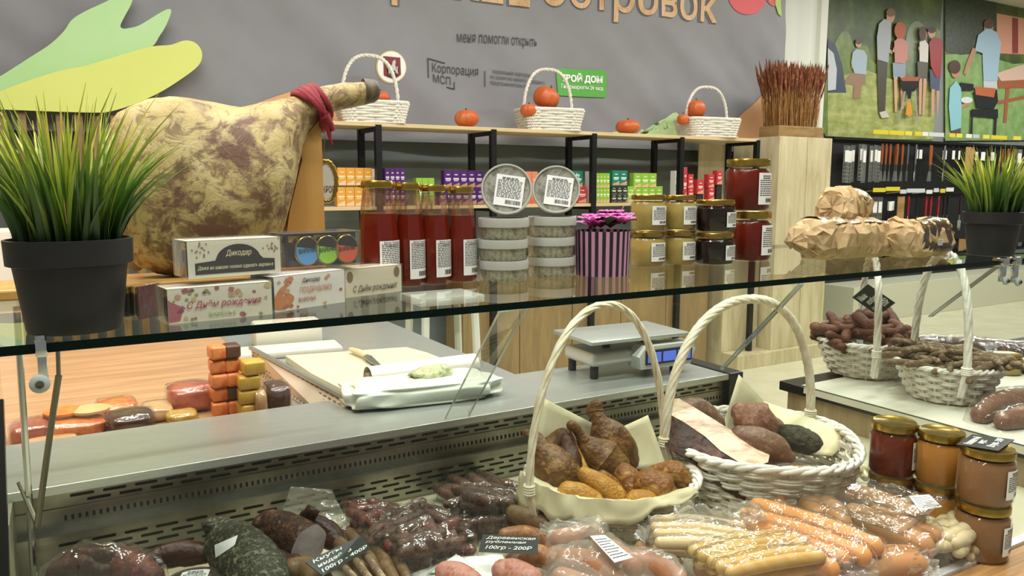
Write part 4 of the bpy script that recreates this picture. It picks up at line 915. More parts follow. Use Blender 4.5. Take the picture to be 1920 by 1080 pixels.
sec.append(list(S_[-1])); out = []
for x, a, b in sec:
    p, q = hp(x, a), hp(x, max(a + 2, b)); h = abs(p[1] - q[1]) / 2
    hy = min(h * .95, .012 + h * .45) if h > .03 else h * .92
    out.append((p[0], max((p[1] + q[1]) / 2, h + .0005), h, hy))
ring_loft(out, 'ham_skin', 'meat', ham, 40, .008, 11, 3, .0022)
hf = []
for x, a, b in ((680, 149, 197), (690, 148, 194), (700, 149, 192), (706, 152, 188), (709, 158, 182)):
    p, q = hp(x, a), hp(x, b); h = (p[1] - q[1]) / 2; hf.append((p[0], (p[1] + q[1]) / 2, h, h * .85))
ring_loft(hf, 'hoof', 'hoof', ham, 20, .003, 60, 1)
mb = MB()
for k, (x0_, y0_, x1_, y1_) in enumerate(((560, 172, 612, 236), (566, 168, 610, 232), (572, 167, 604, 242), (580, 164, 600, 238), (554, 176, 616, 226), (585, 162, 617, 220))):
    A_, B_ = hp(x0_, y0_), hp(x1_, y1_); pts = []
    for i in range(24):
        q = 2 * PI * i / 24; c_, s_ = math.cos(q), math.sin(q); pts.append(((A_[0] + B_[0]) / 2 + (A_[0] - B_[0]) / 2 * s_ * 1.06, .036 * c_ + .001 * k, (A_[1] + B_[1]) / 2 + (A_[1] - B_[1]) / 2 * s_ * 1.06))
    mb.tube(pts, .0052, 6, closed=True)
tp_ = [hp(*a) for a in ((600, 215), (600, 235), (604, 252), (609, 273))]; mb.tube([(a, -.040, b) for a, b in tp_], [.006, .006, .004, .0015], 6)
tp_ = [hp(*a) for a in ((596, 222), (606, 238), (611, 248))]; mb.tube([(a, -.043, b) for a, b in tp_], [.008, .006, .004], 6)
mb.build('ribbon', 'red_ribbon', ham, 60)
md = thing('hanging_medal', 'oval white medal with gold rim hanging beside the ham stand', 'medal', (P(612, 340, D=1.375).x, 1.375, ZS))
mz = P(612, 340, D=1.375).z - ZS; s = mpp(P(612, 340, D=1.375))
mb = MB(); n = 40
mb.tube([((19 * s) * math.cos(2 * PI * i / n), 0, mz + 38 * s * math.sin(2 * PI * i / n)) for i in range(n)], [.0045 if i % 2 else .003 for i in range(n)], 6, closed=True); mb.build('rim', 'gold_lid', md, 60)
MB().prism([(x * s, mz + z * s) for x, z in circ(0, 0, 18, 36)], .003).build('plate', flat('#dfe2d8', .4), md, 0)
text('lettering', 'КРОВ', .022, .012, flat('#5a2c20'), md, (0.004, -.0006, mz - .014)); 
MB().tube([(0, 0, mz + 38 * s), (-.003, -.003, mz + 60 * s), (-.006, -.02, mz + 95 * s)], .0008, 5).build('cord', 'gold_lid', md)

# ---- potted artificial grass
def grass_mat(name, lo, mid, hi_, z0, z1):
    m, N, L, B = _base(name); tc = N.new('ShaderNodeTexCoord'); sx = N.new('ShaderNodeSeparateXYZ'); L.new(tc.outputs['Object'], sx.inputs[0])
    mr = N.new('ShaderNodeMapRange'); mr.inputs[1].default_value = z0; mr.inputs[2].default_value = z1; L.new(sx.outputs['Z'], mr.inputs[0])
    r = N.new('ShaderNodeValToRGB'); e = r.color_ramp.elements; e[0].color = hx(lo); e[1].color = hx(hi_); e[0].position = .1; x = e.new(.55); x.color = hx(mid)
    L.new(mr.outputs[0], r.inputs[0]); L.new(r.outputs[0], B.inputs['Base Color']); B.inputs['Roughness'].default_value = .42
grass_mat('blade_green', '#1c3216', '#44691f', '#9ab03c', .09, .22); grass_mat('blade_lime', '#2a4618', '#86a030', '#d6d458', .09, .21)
gp = thing('potted_grass', 'large artificial grass plant in a black pot at the left end of the glass shelf', 'potted plant', (.004, .985, ZS))
MB().lathe([(.002, .001), (.047, .001), (.048, .004), (.0565, .073), (.0625, .075), (.0635, .102), (.0605, .1025), (.058, .09), (.002, .088)], 48).build('pot', 'black_plastic', gp, 50)
MB().lathe([(.001, .0885), (.057, .089)], 24, caps=False).build('soil', flat('#1a140c', .9), gp)
rb = random.Random(3)
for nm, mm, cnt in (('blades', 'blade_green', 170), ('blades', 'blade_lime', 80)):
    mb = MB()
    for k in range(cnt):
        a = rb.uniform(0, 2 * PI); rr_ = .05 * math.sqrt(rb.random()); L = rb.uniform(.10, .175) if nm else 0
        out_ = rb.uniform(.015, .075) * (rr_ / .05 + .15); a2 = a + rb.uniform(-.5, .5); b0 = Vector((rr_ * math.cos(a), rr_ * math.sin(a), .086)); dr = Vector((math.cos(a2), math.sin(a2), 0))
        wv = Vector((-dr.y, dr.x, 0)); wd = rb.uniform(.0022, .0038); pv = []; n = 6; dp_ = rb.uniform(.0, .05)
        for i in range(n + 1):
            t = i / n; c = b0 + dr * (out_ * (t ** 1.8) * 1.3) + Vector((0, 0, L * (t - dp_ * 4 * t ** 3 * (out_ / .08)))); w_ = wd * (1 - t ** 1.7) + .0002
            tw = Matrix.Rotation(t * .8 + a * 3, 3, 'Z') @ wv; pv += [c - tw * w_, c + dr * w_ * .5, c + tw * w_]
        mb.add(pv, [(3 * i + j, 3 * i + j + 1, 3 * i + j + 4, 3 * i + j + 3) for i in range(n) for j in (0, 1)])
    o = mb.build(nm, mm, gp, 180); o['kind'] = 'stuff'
dup(gp, (1.868, 1.0, ZS), R(70), 'artificial grass plant in a black pot at the right end of the glass shelf', None, (1.0, 1.0, .98))

# ---- boxed jam gift sets
def gift(L_, R_, hpx, z0, lab, col, depth=.048, sleeve=True, lidr=None):
    a, b = P(*L_, z=z0), P(*R_, z=z0); w = (b - a).length; rz = math.atan2(b.y - a.y, b.x - a.x); h = hpx * (mpp(a) + mpp(b)) / 2
    r = thing('jam_gift_box', lab, 'gift box', a, rz)
    if sleeve:
        MB().box(0, w, 0, .0012, 0, h).box(0, w, 0, depth, h - .0008, h).box(0, w, depth - .001, depth, 0, h).build('sleeve', flat(col, .35), r, 0)
    n = 3; jr = min(depth / 2 - .003, w / n / 2 - .002)
    for k in range(n):
        c = (w * (k + .5) / n if k else jr + .0015, depth / 2, 0)
        j = MB().lathe([(.001, .001), (jr * .95, .001), (jr, .004), (jr, h * .68), (jr * .85, h * .75), (.001, h * .75)], 20, c).build('jam_jar', flat('#17120e', .15), r)
        MB().lathe([(jr * .93, h * .75), (jr * .95, h * .77), (jr * .95, h * .93), (.001, h * .94)], 20, c).build('jar_lid', 'gold_lid', j)
    mb = MB().rbox(-.0018, w + .0018, -.0018, depth + .002, .0004, h + .0018, .0012); mb.build('wrap', 'clear_plastic', r, 0)
    return r, w, h
wrap_hi = flat('#f6f6ee', .3)
def scatter(r, name, w, h, items, n, seed, inner):
    rn = random.Random(seed); bags = {}
    for _ in range(n):
        for _t in range(30):
            x, z = rn.uniform(.03, .97) * w, rn.uniform(.06, .94) * h
            if not (inner[0] * w < x < inner[1] * w and inner[2] * h < z < inner[3] * h): break
        c, sz = rn.choice(items); k = rn.randint(3, 8); s_ = sz * h * rn.uniform(.7, 1.2); a0 = rn.uniform(0, 6)
        bags.setdefault(c, MB()).prism([(x + s_ * math.cos(a0 + 2 * PI * i / k), z + s_ * .8 * math.sin(a0 + 2 * PI * i / k)) for i in range(k)], 0, off=-.0003 - .00002 * _)
    for c, m in bags.items(): m.build(name, flat(c, .4), r, 0)
H1 = .0
g, w, h = gift((317, 609), (511, 589), 64, ZS, 'white gift box printed with a red birthday greeting, front left on the shelf', '#e2dfcc')
hA = h
scatter(g, 'printed_sweets', w, h, [('#b56a72', .10), ('#9c5a68', .08), ('#c79a86', .09), ('#8f9a58', .06), ('#7f4a54', .07), ('#c8b878', .10)], 34, 5, (.16, .93, .12, .66))
mb = MB().prism([(0, h * .05), (w * .10, h * .08), (w * .14, h * .45), (w * .03, h * .62), (0, h * .7)], 0, off=-.0004); mb.build('printed_sweets', flat('#b4606c', .4), g, 0)
text('lettering', 'С Днём рождения', w * .72, h * .27, flat('#b8485a', .4), g, (w * .53, -.0006, h * .47), (PI / 2, 0, 0), shear=.25, bold=.012)
text('lettering', 'ВАРЕНЬЕ', w * .26, h * .11, flat('#8fae5a', .4), g, (w * .50, -.0006, h * .17), bold=.01)
g, w, h = gift((516, 586), (647, 566), 64, ZS, 'white gift box with orange congratulation print, second in the front row', '#e6e4dc', .05); hD = h
scatter(g, 'printed_shapes', w, h, [('#c98a5a', .10), ('#a86a48', .07), ('#b05a60', .07), ('#c8a070', .09)], 22, 9, (.24, .9, .1, .8))
MB().prism(cat_poly([(0, h * .4), (w * .06, h * .62), (w * .14, h * .75), (w * .19, h * .86), (w * .15, h * .6), (w * .10, h * .42), (w * .18, h * .5), (w * .26, h * .35), (w * .2, h * .12), (w * .1, h * .05), (0, h * .1)], 4), 0, off=-.0004).build('printed_swirl', flat('#c87f48', .4), g, 0)
text('lettering', 'Дикодар', w * .26, h * .16, flat('#2c241e', .4), g, (w * .50, -.0006, h * .80), shear=.2, bold=.012); text('lettering', 'ПОЗДРАВЛЯЮ!', w * .46, h * .2, flat('#c98a60', .4), g, (w * .57, -.0006, h * .52), bold=.01)
text('lettering', 'ВАРЕНЬЕ', w * .24, h * .12, flat('#b07048', .4), g, (w * .44, -.0006, h * .26), bold=.02)
g, w, h = gift((648, 559), (753, 546), 52, ZS, 'small cream gift box with dark script greeting beside the ketchup bottles', '#ddd5bb', .045)
text('lettering', 'С Днём рождения!', w * .78, h * .30, flat('#5a4c34', .4), g, (w * .52, -.0006, h * .25), shear=.3, bold=.008)
for x, z in ((.08, .72), (.91, .76)): MB().prism(circ(w * x, h * z, h * .13, h * .2, 14), 0, off=-.0004).build('printed_cone', flat('#7d6a3c', .4), g, 0)
g, w, h = gift((180, 597), (262, 600), 62, ZS, 'clear-wrapped box of dark jam jars half hidden behind the left grass pot', '#6a3038', .04, False)
MB().box(w - .0008, w, -.001, .04, 0, h).build('side_card', flat('#5c2a34', .4), g, 0)
zt = ZS + max(hA, hD) + .0035
g, w, h = gift((354, 524), (527, 511), 69, zt, 'cream and black gift box lying on top of the front left box', '#dcdac6', .05)
MB().prism([(w * .07, h * .10), (w * .93, h * .10), (w * .93, h * .42), (w * .80, h * .45)] + [(w * .53 + w * .24 * math.cos(q * PI / 14), h * .45 + h * .42 * math.sin(q * PI / 14)) for q in range(1, 14)] + [(w * .28, h * .45), (w * .07, h * .40)], 0, off=-.0004).build('black_band', flat('#1f1814', .4), g, 0)
text('lettering', 'Дикодар', w * .28, h * .20, flat('#d9cfa8', .4), g, (w * .53, -.0007, h * .62), shear=.2, bold=.015); text('lettering', 'Даже из шишек можно сделать варенье', w * .82, h * .13, flat('#d6cfb4', .4), g, (w * .5, -.0007, h * .26), shear=.25, bold=.02)
for sx_ in (.13, .88):
    mb = MB(); rn = random.Random(int(sx_ * 100))
    for k in range(16): x, z = rn.gauss(0, .05) * w, rn.gauss(0, .10) * h; mb.prism(circ(w * sx_ + x, h * .74 + z, h * .022, h * .028, 8), 0, off=-.0005)
    mb.build('printed_berries', flat('#8a7440', .4), g, 0)
g, w, h = gift((537, 504), (675, 494), 62, zt, 'dark window gift box showing three round jam jar lids, on top at right', '#181412', .05, False)
MB().box(0, w, .006, .05, h - .001, h).box(0, w, .012, .05, .0005, h - .001).build('dark_tray', flat('#1a1613', .5), g, 0)
for k, (c, x) in enumerate((('#4f8fc4', .28), ('#8fc43c', .55), ('#d9603c', .82))):
    j = MB().lathe([(.001, 0), (h * .36, 0), (h * .38, .004), (h * .38, .012)], 28).build('jar_lid', flat('#241a14', .3), g); j.rotation_euler = (PI / 2, 0, 0); j.location = (w * x, .012, h * .48)
    for o_ in [MB().tube([(h * .385 * math.cos(2 * PI * i / 28), h * .42 * math.sin(2 * PI * i / 28), .012) for i in range(28)], .0012, 6, closed=True).build('gold_ring', 'gold_lid', j)]: pass
    MB().prism([(h * .36 * math.cos(q), h * .41 * math.sin(q)) for q in [PI * 1.0 - .35 + (PI + .45) * i / 16 for i in range(17)]], .0004, axis='z', off=.0125).build('round_label', flat(c, .4), j, 0)
    text('lettering', 'ВАРЕНЬЕ', h * .58, h * .14, flat('#20242c', .4), j, (0, h * .03, .0132), (0, 0, R(6)), bold=.02)
sp_ = thing('spoon', 'small dark spoon lying behind the front left boxes', 'spoon', P(258, 530, z=ZS + .001) + Vector((0, .02, .0)))
o = blob('bowl', (.014, .004, .014), flat('#8a7a60', .4), sp_, .02, 2, 1, 3); o.location = (0, 0, .03)
MB().tube([(0, 0, .014), (.01, 0, .002)], .0018, 6).build('handle', flat('#8a7a60', .4), sp_)

# ---- ketchup bottles
mat('ketchup', '#6a190a', '#7a2410', scale=14, rough=.3, spec=.25); mat('ketchup_smear', '#8a4a34', '#a87a5c', scale=30, rough=.4)
glassy('bottle_glass', (.98, .96, .94, 1), .035, .5); glassy('smeared_glass', (.95, .90, .84, 1), .08, .8, haze=.5, hazecol='#9a6848', bscale=30, streak=(3, 3, 1.2))
def bottle(base, h, rad, lab, kind, rz=0):
    r = thing('ketchup_bottle', lab, 'bottle', base, rz); k = h / .175
    prof = [(.001, 0), (rad * .94, 0), (rad, .004), (rad, .076 * k), (rad * .975, .090 * k), (rad * .86, .122 * k)]
    MB().lathe([(a * .955, z + .001) for a, z in prof] + [(.001, .122 * k)], 8).build('sauce', 'ketchup', r, 25)
    MB().lathe(prof, 8, caps=False).build('glass_body', 'bottle_glass', r, 25)
    MB().lathe([(rad * .86, .122 * k), (rad * .735, .156 * k), (rad * .70, .163 * k)], 8, caps=False).build('glass_neck', 'smeared_glass', r, 25)
    n = 40; mb = MB(); rr_ = rad * .80
    prof2 = [(.001, .1635), (rr_, .1635), (rr_ * 1.02, .165), (rr_, .172), (rr_ * .93, .1755), (.001, .1755)]
    mb.lathe([(a, z * k) for a, z in prof2], n); mb.build('cap', 'gold_lid', r, 40)
    l = label('paper_label', r, rad * 1.40, .066 * k, rad * 1.0, (0, 0, .046 * k), seed=int(h * 9999), lines=15, head=0)
    text('lettering', 'Кетчуп Томатный', rad * 1.0, .0042 * k, 'label_ink', l, (0, 0, .030 * k), bend=rad * 1.0 + .0004, bold=.02); text('lettering', kind, rad * .6, .0036 * k, 'label_ink', l, (0, 0, .0245 * k), bend=rad * 1.0 + .0004, bold=.02)
    for c in l.children: c.rotation_euler = (PI / 2, 0, 0)
    return r
for (cx, by, ty, hw, lab, kind) in ((712, 539, 337, 38, 'leftmost and largest-looking ketchup bottle, behind the small cream gift box', 'ОСТРЫЙ'), (767, 534, 341, 31, 'second ketchup bottle from the left', 'ОСТРЫЙ'), (815, 530, 345, 31, 'third ketchup bottle from the left', 'КЛАССИЧЕСКИЙ'), (865, 526, 348, 30, 'rightmost ketchup bottle, next to the stacked tubs', 'КЛАССИЧЕСКИЙ')):
    p = P(cx, by, z=ZS); s = mpp(p); bottle(p, (by - ty) * s * .98, hw * s, lab, kind, R(22.5))

# ---- tubs of herbed lard
mat('herb_lard', '#5a5842', '#b0aa92', '#9c967e', scale=130, detail=8, rough=.35, coat=.3, lo=.34, hi=.60); mat('tub_lid', '#b4b4aa', rough=.3)
def tub(base, rad, h, lab, rot=0, lidlabel=False):
    r = thing('plastic_tub', lab, 'tub', base, rot)
    MB().lathe([(.001, 0), (rad * .90, 0), (rad * .92, .002), (rad * .95, h * .58), (.001, h * .58)], 40).build('contents', 'herb_lard', r)
    MB().lathe([(rad * .91, 0.0002), (rad * .93, .002), (rad * .97, h * .62)], 40, caps=False).build('tub_wall', 'clear_plastic', r)
    mb = MB(); n = 80; prof = [(rad * .97, h * .56), (rad, h * .57), (rad * 1.0, h * .90), (rad * .985, h * .985), (rad * .93, h * .985), (rad * .91, h * .93)]
    mb.lathe(prof, n, caps=False)
    for i in range(n): pass
    mb.build('lid_rim', 'tub_lid', r, 50)
    MB().lathe([(.001, h * .931), (rad * .91, h * .931)], 40, caps=False).build('lid_top', 'clear_plastic' if lidlabel else 'tub_lid', r)
    if lidlabel:
        MB().lathe([(.001, h * .90), (rad * .90, h * .90)], 40, caps=False).build('contents_top', mat('herb_lard_top', '#9a9684', '#6a6858', '#aaa698', scale=70, detail=6, rough=.5, lo=.3, hi=.6) if 'herb_lard_top' not in MATS else 'herb_lard_top', r)
        l = label('lid_label', r, rad * 1.12, rad * 1.22, None, (rad * .10, -rad * .08, h * .945), (-PI / 2, 0, R(-8)), lines=14)
    return r
pl_, pr_ = P(943, 524, z=ZS), P(1033, 516, z=ZS); sl, sr = mpp(pl_), mpp(pr_); hl = 38.6 * sl
for c, (p, s, nm) in enumerate(((pl_, sl, 'left'), (pr_, sr, 'right'))):
    for k in range(3):
        tub(Vector((p.x + (.001, -.001, .0015)[k], p.y, ZS + hl * k)), 50 * s * .95 if c == 0 else 45.5 * s, hl, ('bottom', 'middle', 'top')[k] + ' herbed lard tub of the ' + nm + ' stack')
for (cx, cy, rx, dy, tilt, nm) in ((950, 361, 48, .012, 80, 'left'), (1043, 358, 45, .012, 80, 'right')):
    p = P(cx, cy, D=(pl_.y if nm == 'left' else pr_.y) + dy); s = mpp(p); yaw = face_cam(p) + R(2)
    t = tub((0, 0, 0), rx * s, .036, 'herbed lard tub standing on edge on the ' + nm + ' stack, lid facing front', (R(tilt), 0, yaw), True)
    M_ = Euler(t.rotation_euler).to_matrix(); q = p - M_ @ Vector((0, 0, .033)); zb = min((M_ @ Vector((rx * s * math.cos(a / 10), rx * s * math.sin(a / 10), hh))).z for a in range(63) for hh in (.005, .036)); q.z = ZS + hl * 3 - zb; t.location = q

# ---- striped flower box
p = P(1129, 514, z=ZS); s = mpp(p); r0 = 53 * s * .97; h = 82 * s
fb = thing('striped_hat_box', 'round pink and black striped box with magenta flowers', 'flower box', p)
mb = MB(); n = 96
for i in range(n):
    a, b = 2 * PI * i / n, 2 * PI * (i + 1) / n
    mb.add([(r0 * .95 * math.cos(a), r0 * .95 * math.sin(a), 0), (r0 * .95 * math.cos(b), r0 * .95 * math.sin(b), 0), (r0 * math.cos(b), r0 * math.sin(b), h), (r0 * math.cos(a), r0 * math.sin(a), h)], [(0, 1, 2, 3)], 0 if i % 3 else 1) if False else mb.add([(r0 * .96 * math.cos(a), r0 * .96 * math.sin(a), 0), (r0 * .96 * math.cos(b), r0 * .96 * math.sin(b), 0), (r0 * math.cos(b), r0 * math.sin(b), h), (r0 * math.cos(a), r0 * math.sin(a), h)], [(0, 1, 2, 3)], (i // 2) % 2 if i % 2 == 0 or True else 0)
mb.lathe([(.001, h * .93), (r0 * .97, h * .93)], 48, caps=False, mi=2); mb.build('box', [flat('#c088a8', .5), flat('#17131a', .5), flat('#3a2a30', .7)], fb, 0)
mat('petal', '#d478be', '#eaa6d4', '#c45cae', scale=60, rough=.55); _m, _N, _L, _B = MATS['petal'], MATS['petal'].node_tree.nodes, MATS['petal'].node_tree.links, MATS['petal'].node_tree.nodes['Principled BSDF']
_t2 = _N.new('ShaderNodeBsdfTranslucent'); _t2.inputs[0].default_value = hx('#e08cc8'); _x = _N.new('ShaderNodeMixShader'); _x.inputs[0].default_value = .5
_L.new(_B.outputs[0], _x.inputs[1]); _L.new(_t2.outputs[0], _x.inputs[2]); _L.new(_x.outputs[0], _N['Material Output'].inputs[0])
mat('petal_dark', '#8a3a5a', '#6a2a40', scale=30, rough=.55)
rn = random.Random(4)
for k in range(20):
    a = rn.uniform(0, 2 * PI); q = .85 * r0 * math.sqrt(rn.random()); c = Vector((q * math.cos(a), q * math.sin(a), h + rn.uniform(-.002, .03) * (1.2 - q / r0))); mb = MB()
    f = thing  # flower head of five curled petals
    for j in range(5):
        a2 = 2 * PI * j / 5 + k; d = Vector((math.cos(a2), math.sin(a2), 0)); w_ = Vector((-d.y, d.x, 0)); L = rn.uniform(.016, .026); pv = []
        for i in range(5):
            t = i / 4; ww = .011 * math.sin(PI * (.12 + .82 * t)); b0 = c + d * L * t + Vector((0, 0, .020 * t * (1 - .6 * t) + .004)); pv += [b0 - w_ * ww + Vector((0, 0, .003)), b0, b0 + w_ * ww + Vector((0, 0, .003))]
        mb.add(pv, [(3 * i + j_, 3 * i + j_ + 1, 3 * i + j_ + 4, 3 * i + j_ + 3) for i in range(4) for j_ in (0, 1)])
    mb.build('flower', 'petal' if k % 4 else 'petal_dark', fb, 180)
for k, (a, L) in enumerate(((.1, .055), (2.4, .03), (4.4, .03))):
    d = Vector((math.cos(a), math.sin(a), 0)); w_ = Vector((-d.y, d.x, 0)); pv = []
    for i in range(7):
        t = i / 6; ww = .010 * math.sin(PI * t) + .0005; b0 = d * (r0 * .5 + L * t) + Vector((0, 0, h + .012 + .03 * t - .016 * t * t)); pv += [b0 - w_ * ww, b0 - Vector((0, 0, .002)), b0 + w_ * ww]
    MB().add(pv, [(3 * i + j, 3 * i + j + 1, 3 * i + j + 4, 3 * i + j + 3) for i in range(6) for j in (0, 1)]).build('leaf', flat('#4a6a48', .4), fb, 180)
MB().tube([(r0 * .5, 0, h + .01), (r0 * .8, -.01, h + .045), (r0 * 1.15, -.012, h + .07), (r0 * 1.3, -.012, h + .078)], .0006, 5).build('tendril', flat('#c9a890'), fb)

# ---- jars
mat('mustard', '#a89a4a', '#8c6c40', '#9c8648', scale=10, detail=4, rough=.3, st=(.6, .6, 1.6)); mat('dark_honey', '#1d0f0a', rough=.1); mat('red_jam', '#571508', '#681f0e', scale=16, rough=.3, spec=.2)
mat('amber_jam', '#b27a34', '#a36c2c', scale=12, rough=.3); mat('brown_cream', '#8a6440', '#7c5836', scale=14, rough=.35); mat('cherry_jam', '#5e1c0c', '#702a14', scale=14, rough=.3, spec=.2)
def jar(base, rad, h, m, lab, name='glass_jar', lab_w=1.0, lab_h=.5, rz=0, cat='jar', lz=.42, facets=32):
    r = thing(name, lab, cat, base, rz); lh = h * .16
    MB().lathe([(.001, .0015), (rad * .88, .0015), (rad * .95, .006), (rad * .95, h * .72), (rad * .84, h * .80), (.001, h * .80)], facets).build('contents', m, r)
    MB().lathe([(.001, 0), (rad * .90, 0), (rad * .99, .004), (rad, .008), (rad, h * .72), (rad * .96, h * .77), (rad * .84, h * .82), (rad * .84, h * .86)], facets, caps=False).build('glass', 'jar_glass', r)
    mb = MB(); mb.lathe([(rad * .90, h * .845), (rad * .945, h * .85), (rad * .95, h * .955), (rad * .92, h * .985), (rad * .86, h * .985), (rad * .82, h * .97), (.001, h * .97)], 40); mb.build('lid', 'gold_lid', r, 45)
    if lab_w: label('paper_label', r, rad * lab_w, h * lab_h, rad * 1.005, (0, 0, h * lz), seed=int(base[0] * 999), lines=10)
    return r
for cx, by, ty, hw, bz, nm in ((1213, 498, 433, 33, 0, 'lower left'), (1271, 495, 431, 31, 0, 'lower right'), (1211, 0, 0, 33, 1, 'upper left'), (1268, 0, 0, 31, 1, 'upper right')):
    k = 0 if 'left' in nm else 1; p = P((1213, 1271)[k], (498, 495)[k], z=ZS); s = mpp(p); h = (66, 64)[k] * s
    jar(Vector((p.x, p.y, ZS + bz * (h * .99 + .0006) + (0.0012 * bz))), hw * s, h, 'mustard', 'gold-lidded mustard jar, ' + nm + ' of the group of four', 'mustard_jar', 1.15, .52, R(6))
for bz in (0, 1):
    p = P(1338, 494, z=ZS); s = mpp(p); h = 59.5 * s
    jar(Vector((p.x, p.y, ZS + bz * (h + .001))), 37.5 * s, h, 'dark_honey', ('upper' if bz else 'lower') + ' of two squat black-looking honey jars', 'honey_jar', .95, .46, R(16), lz=.38)
p = P(1398, 489, z=ZS); p = p + Vector((.03, .02, 0)); s = mpp(p); h = 91 * s
jar(Vector((p.x, p.y, ZS)), 40 * s, h, 'red_jam', 'tall dark red jam jar at the bottom of the right stack', 'jam_jar', 1.0, .6, R(14), lz=.42)
jar(Vector((p.x - .012, p.y, ZS + h + .001)), 41 * s, h * 1.04, 'red_jam', 'tall dark red jam jar on top of the right stack', 'jam_jar', 1.0, .6, R(10), lz=.42)

# ---- kraft paper parcels
mat('kraft', '#c6ab80', '#a98c60', scale=22, rough=.75, bump=.0025, bscale=50, dist=1.2); mat('kraft_film', '#d9d6ce', '#6a5a4a', '#b8a890', scale=34, rough=.12, coat=1, bump=.004, bscale=60, lo=.4, hi=.6, dist=1.5); mat('dark_bread', '#3a2a20', '#8a8078', '#4a382a', scale=30, rough=.12, coat=1, bump=.003, bscale=50, lo=.45, hi=.75, dist=2)
def crease(p, k, seed):
    d, _ = noise.voronoi(p * k + Vector((seed, seed * .3, 0)), distance_metric='DISTANCE'); return min(d[1] - d[0], .7)
def parcel(x0_, x1_, yt, yb, D, dep, lab, rz, seed, z0=ZS, win=None, gather=1):
    p = P((x0_ + x1_) / 2, yb, D=D); s = mpp(p); L = (x1_ - x0_) * s / 2 * 1.03; h = (yb - yt) * s
    r = thing('paper_parcel', lab, 'parcel', (p.x, D, z0), rz); n, m = 44, 64
    def grid(lo_a, hi_a, xa, xb, grow, nn, mm):
        vs = []
        for i in range(mm + 1):
            t = xa + (xb - xa) * i / mm; env = (1 - abs(t) ** 5) ** .5 * .82 + .18 * (1 - abs(t) ** 12); pin = 1 - .30 * max(0, (-t * gather) - .62) / .38 + (.55 * max(0, (-t * gather) - .84) / .16)
            for j in range(nn + (0 if hi_a - lo_a > 6.2 else 1)):
                q = lo_a + (hi_a - lo_a) * j / nn; c_, s_ = math.cos(q), math.sin(q); e = .72; y = dep * math.copysign(abs(c_) ** e, c_) * env * pin; z = h / 2 * math.copysign(abs(s_) ** e, s_) * env * pin
                P0 = Vector((t * L, y, z)); k = noise.noise(P0 * 11 + Vector((seed, 0, 0))) * .010 + noise.noise(P0 * 32 + Vector((0, seed, 0))) * .006
                d = Vector((0, c_, s_)); P0 = P0 + d * (k * min(1, env) + grow); P0.x += .012 * noise.noise(P0 * 20) ; P0.z = max(P0.z + h / 2, .0008); vs.append(P0)
        return vs
    rn = random.Random(seed); n, m = 17, 26; vs = grid(0, 2 * PI, -1, 1, 0, n, m); vs = [Vector((v.x + rn.gauss(0, .0028), v.y + rn.gauss(0, .0026), max(.0006, v.z + rn.gauss(0, .0026)))) for v in vs]
    fs = []
    for i in range(m):
        for j in range(n):
            q = [i * n + j, i * n + (j + 1) % n, (i + 1) * n + (j + 1) % n, (i + 1) * n + j]; k = rn.random() < .5
            fs += [(q[0], q[1], q[2]), (q[0], q[2], q[3])] if k else [(q[0], q[1], q[3]), (q[1], q[2], q[3])]
    MB().add(vs, fs + [tuple(range(n)), tuple(range(m * n, m * n + n))[::-1]]).build('paper', 'kraft', r, 4)
    for a0, a1, xa, xb, mm in win or (): 
        k = 16; vs = grid(a0, a1, xa, xb, .0012, k, 30); MB().add(vs, [(i * (k + 1) + j, (i + 1) * (k + 1) + j, (i + 1) * (k + 1) + j + 1, i * (k + 1) + j + 1)[::-1] for i in range(30) for j in range(k)]).build('film_window', mm, r, 30)
    return r
parcel(1456, 1692, 417, 492, 1.12, .05, 'long crumpled kraft paper parcel lying front left of the three', R(-3), 3, win=((.9, 2.4, -.62, .72, 'kraft_film'),))
pr2 = parcel(1640, 1790, 412, 486, 1.06, .045, 'kraft paper parcel with a clear window over dark bread at right', R(-6), 8, win=((.9, 3.7, -.35, .72, 'dark_bread'),), gather=-1)
label('sticker', pr2, .014, .014, None, (.012, -.052, .036), lines=5, bar=False, head=0)
parcel(1526, 1634, 354, 420, 1.14, .045, 'smaller crumpled kraft paper parcel lying on top of the other two', R(14), 12, z0=P(1578, 421, D=1.14).z, win=((.7, 3.0, .25, .75, 'kraft_film'),))
# ================================================================ inside the case
def skinmat(name, c1, c2, c3=None, scale=45, rough=.4, bump=.004, bscale=170, coat=0, lo=.3, hi=.7, sss=0):
    return mat(name, c1, c2, c3, scale=scale, detail=8, rough=rough, bump=bump, bscale=bscale, coat=coat, lo=lo, hi=hi, sss=sss, dist=.5, spec=.3)
skinmat('smoked_dark', '#4e2e16', '#84602e', '#62401e', bscale=120, rough=.36); skinmat('smoked_gold', '#b8822e', '#cfa048', '#9c6c28', bscale=260, bump=.003, rough=.4, scale=40); skinmat('smoked_amber', '#8e5c28', '#b48a44', '#744820', bscale=140, rough=.34)
skinmat('smoked_grey', '#7a5430', '#a07a4c', '#5e3e20', bscale=120); skinmat('wing_dark', '#3a2216', '#54341f', bscale=60, rough=.5)
skinmat('meat_pink', '#8e6450', '#a87c66', '#724a38', rough=.4, bscale=60); skinmat('meat_grey', '#7a5c48', '#957660', '#6a4c3a', bscale=50); skinmat('pepper_crust', '#2e2c22', '#55503a', '#3e3a2c', scale=80, bscale=120, bump=.006, rough=.8)
skinmat('fat_face', '#e6cbb4', '#d9a898', '#ecd9c4', scale=8, st=None or (1, 1, 1), bump=.0006, rough=.4) if False else mat('fat_face', '#e6ceb4', '#c48a78', '#dfc0a8', scale=22, rough=.35, bump=.0006, st=(1, 3, 3), lo=.38, hi=.66)
skinmat('rind', '#4a2416', '#6e3820', '#321710', scale=36, rough=.45, bscale=60)
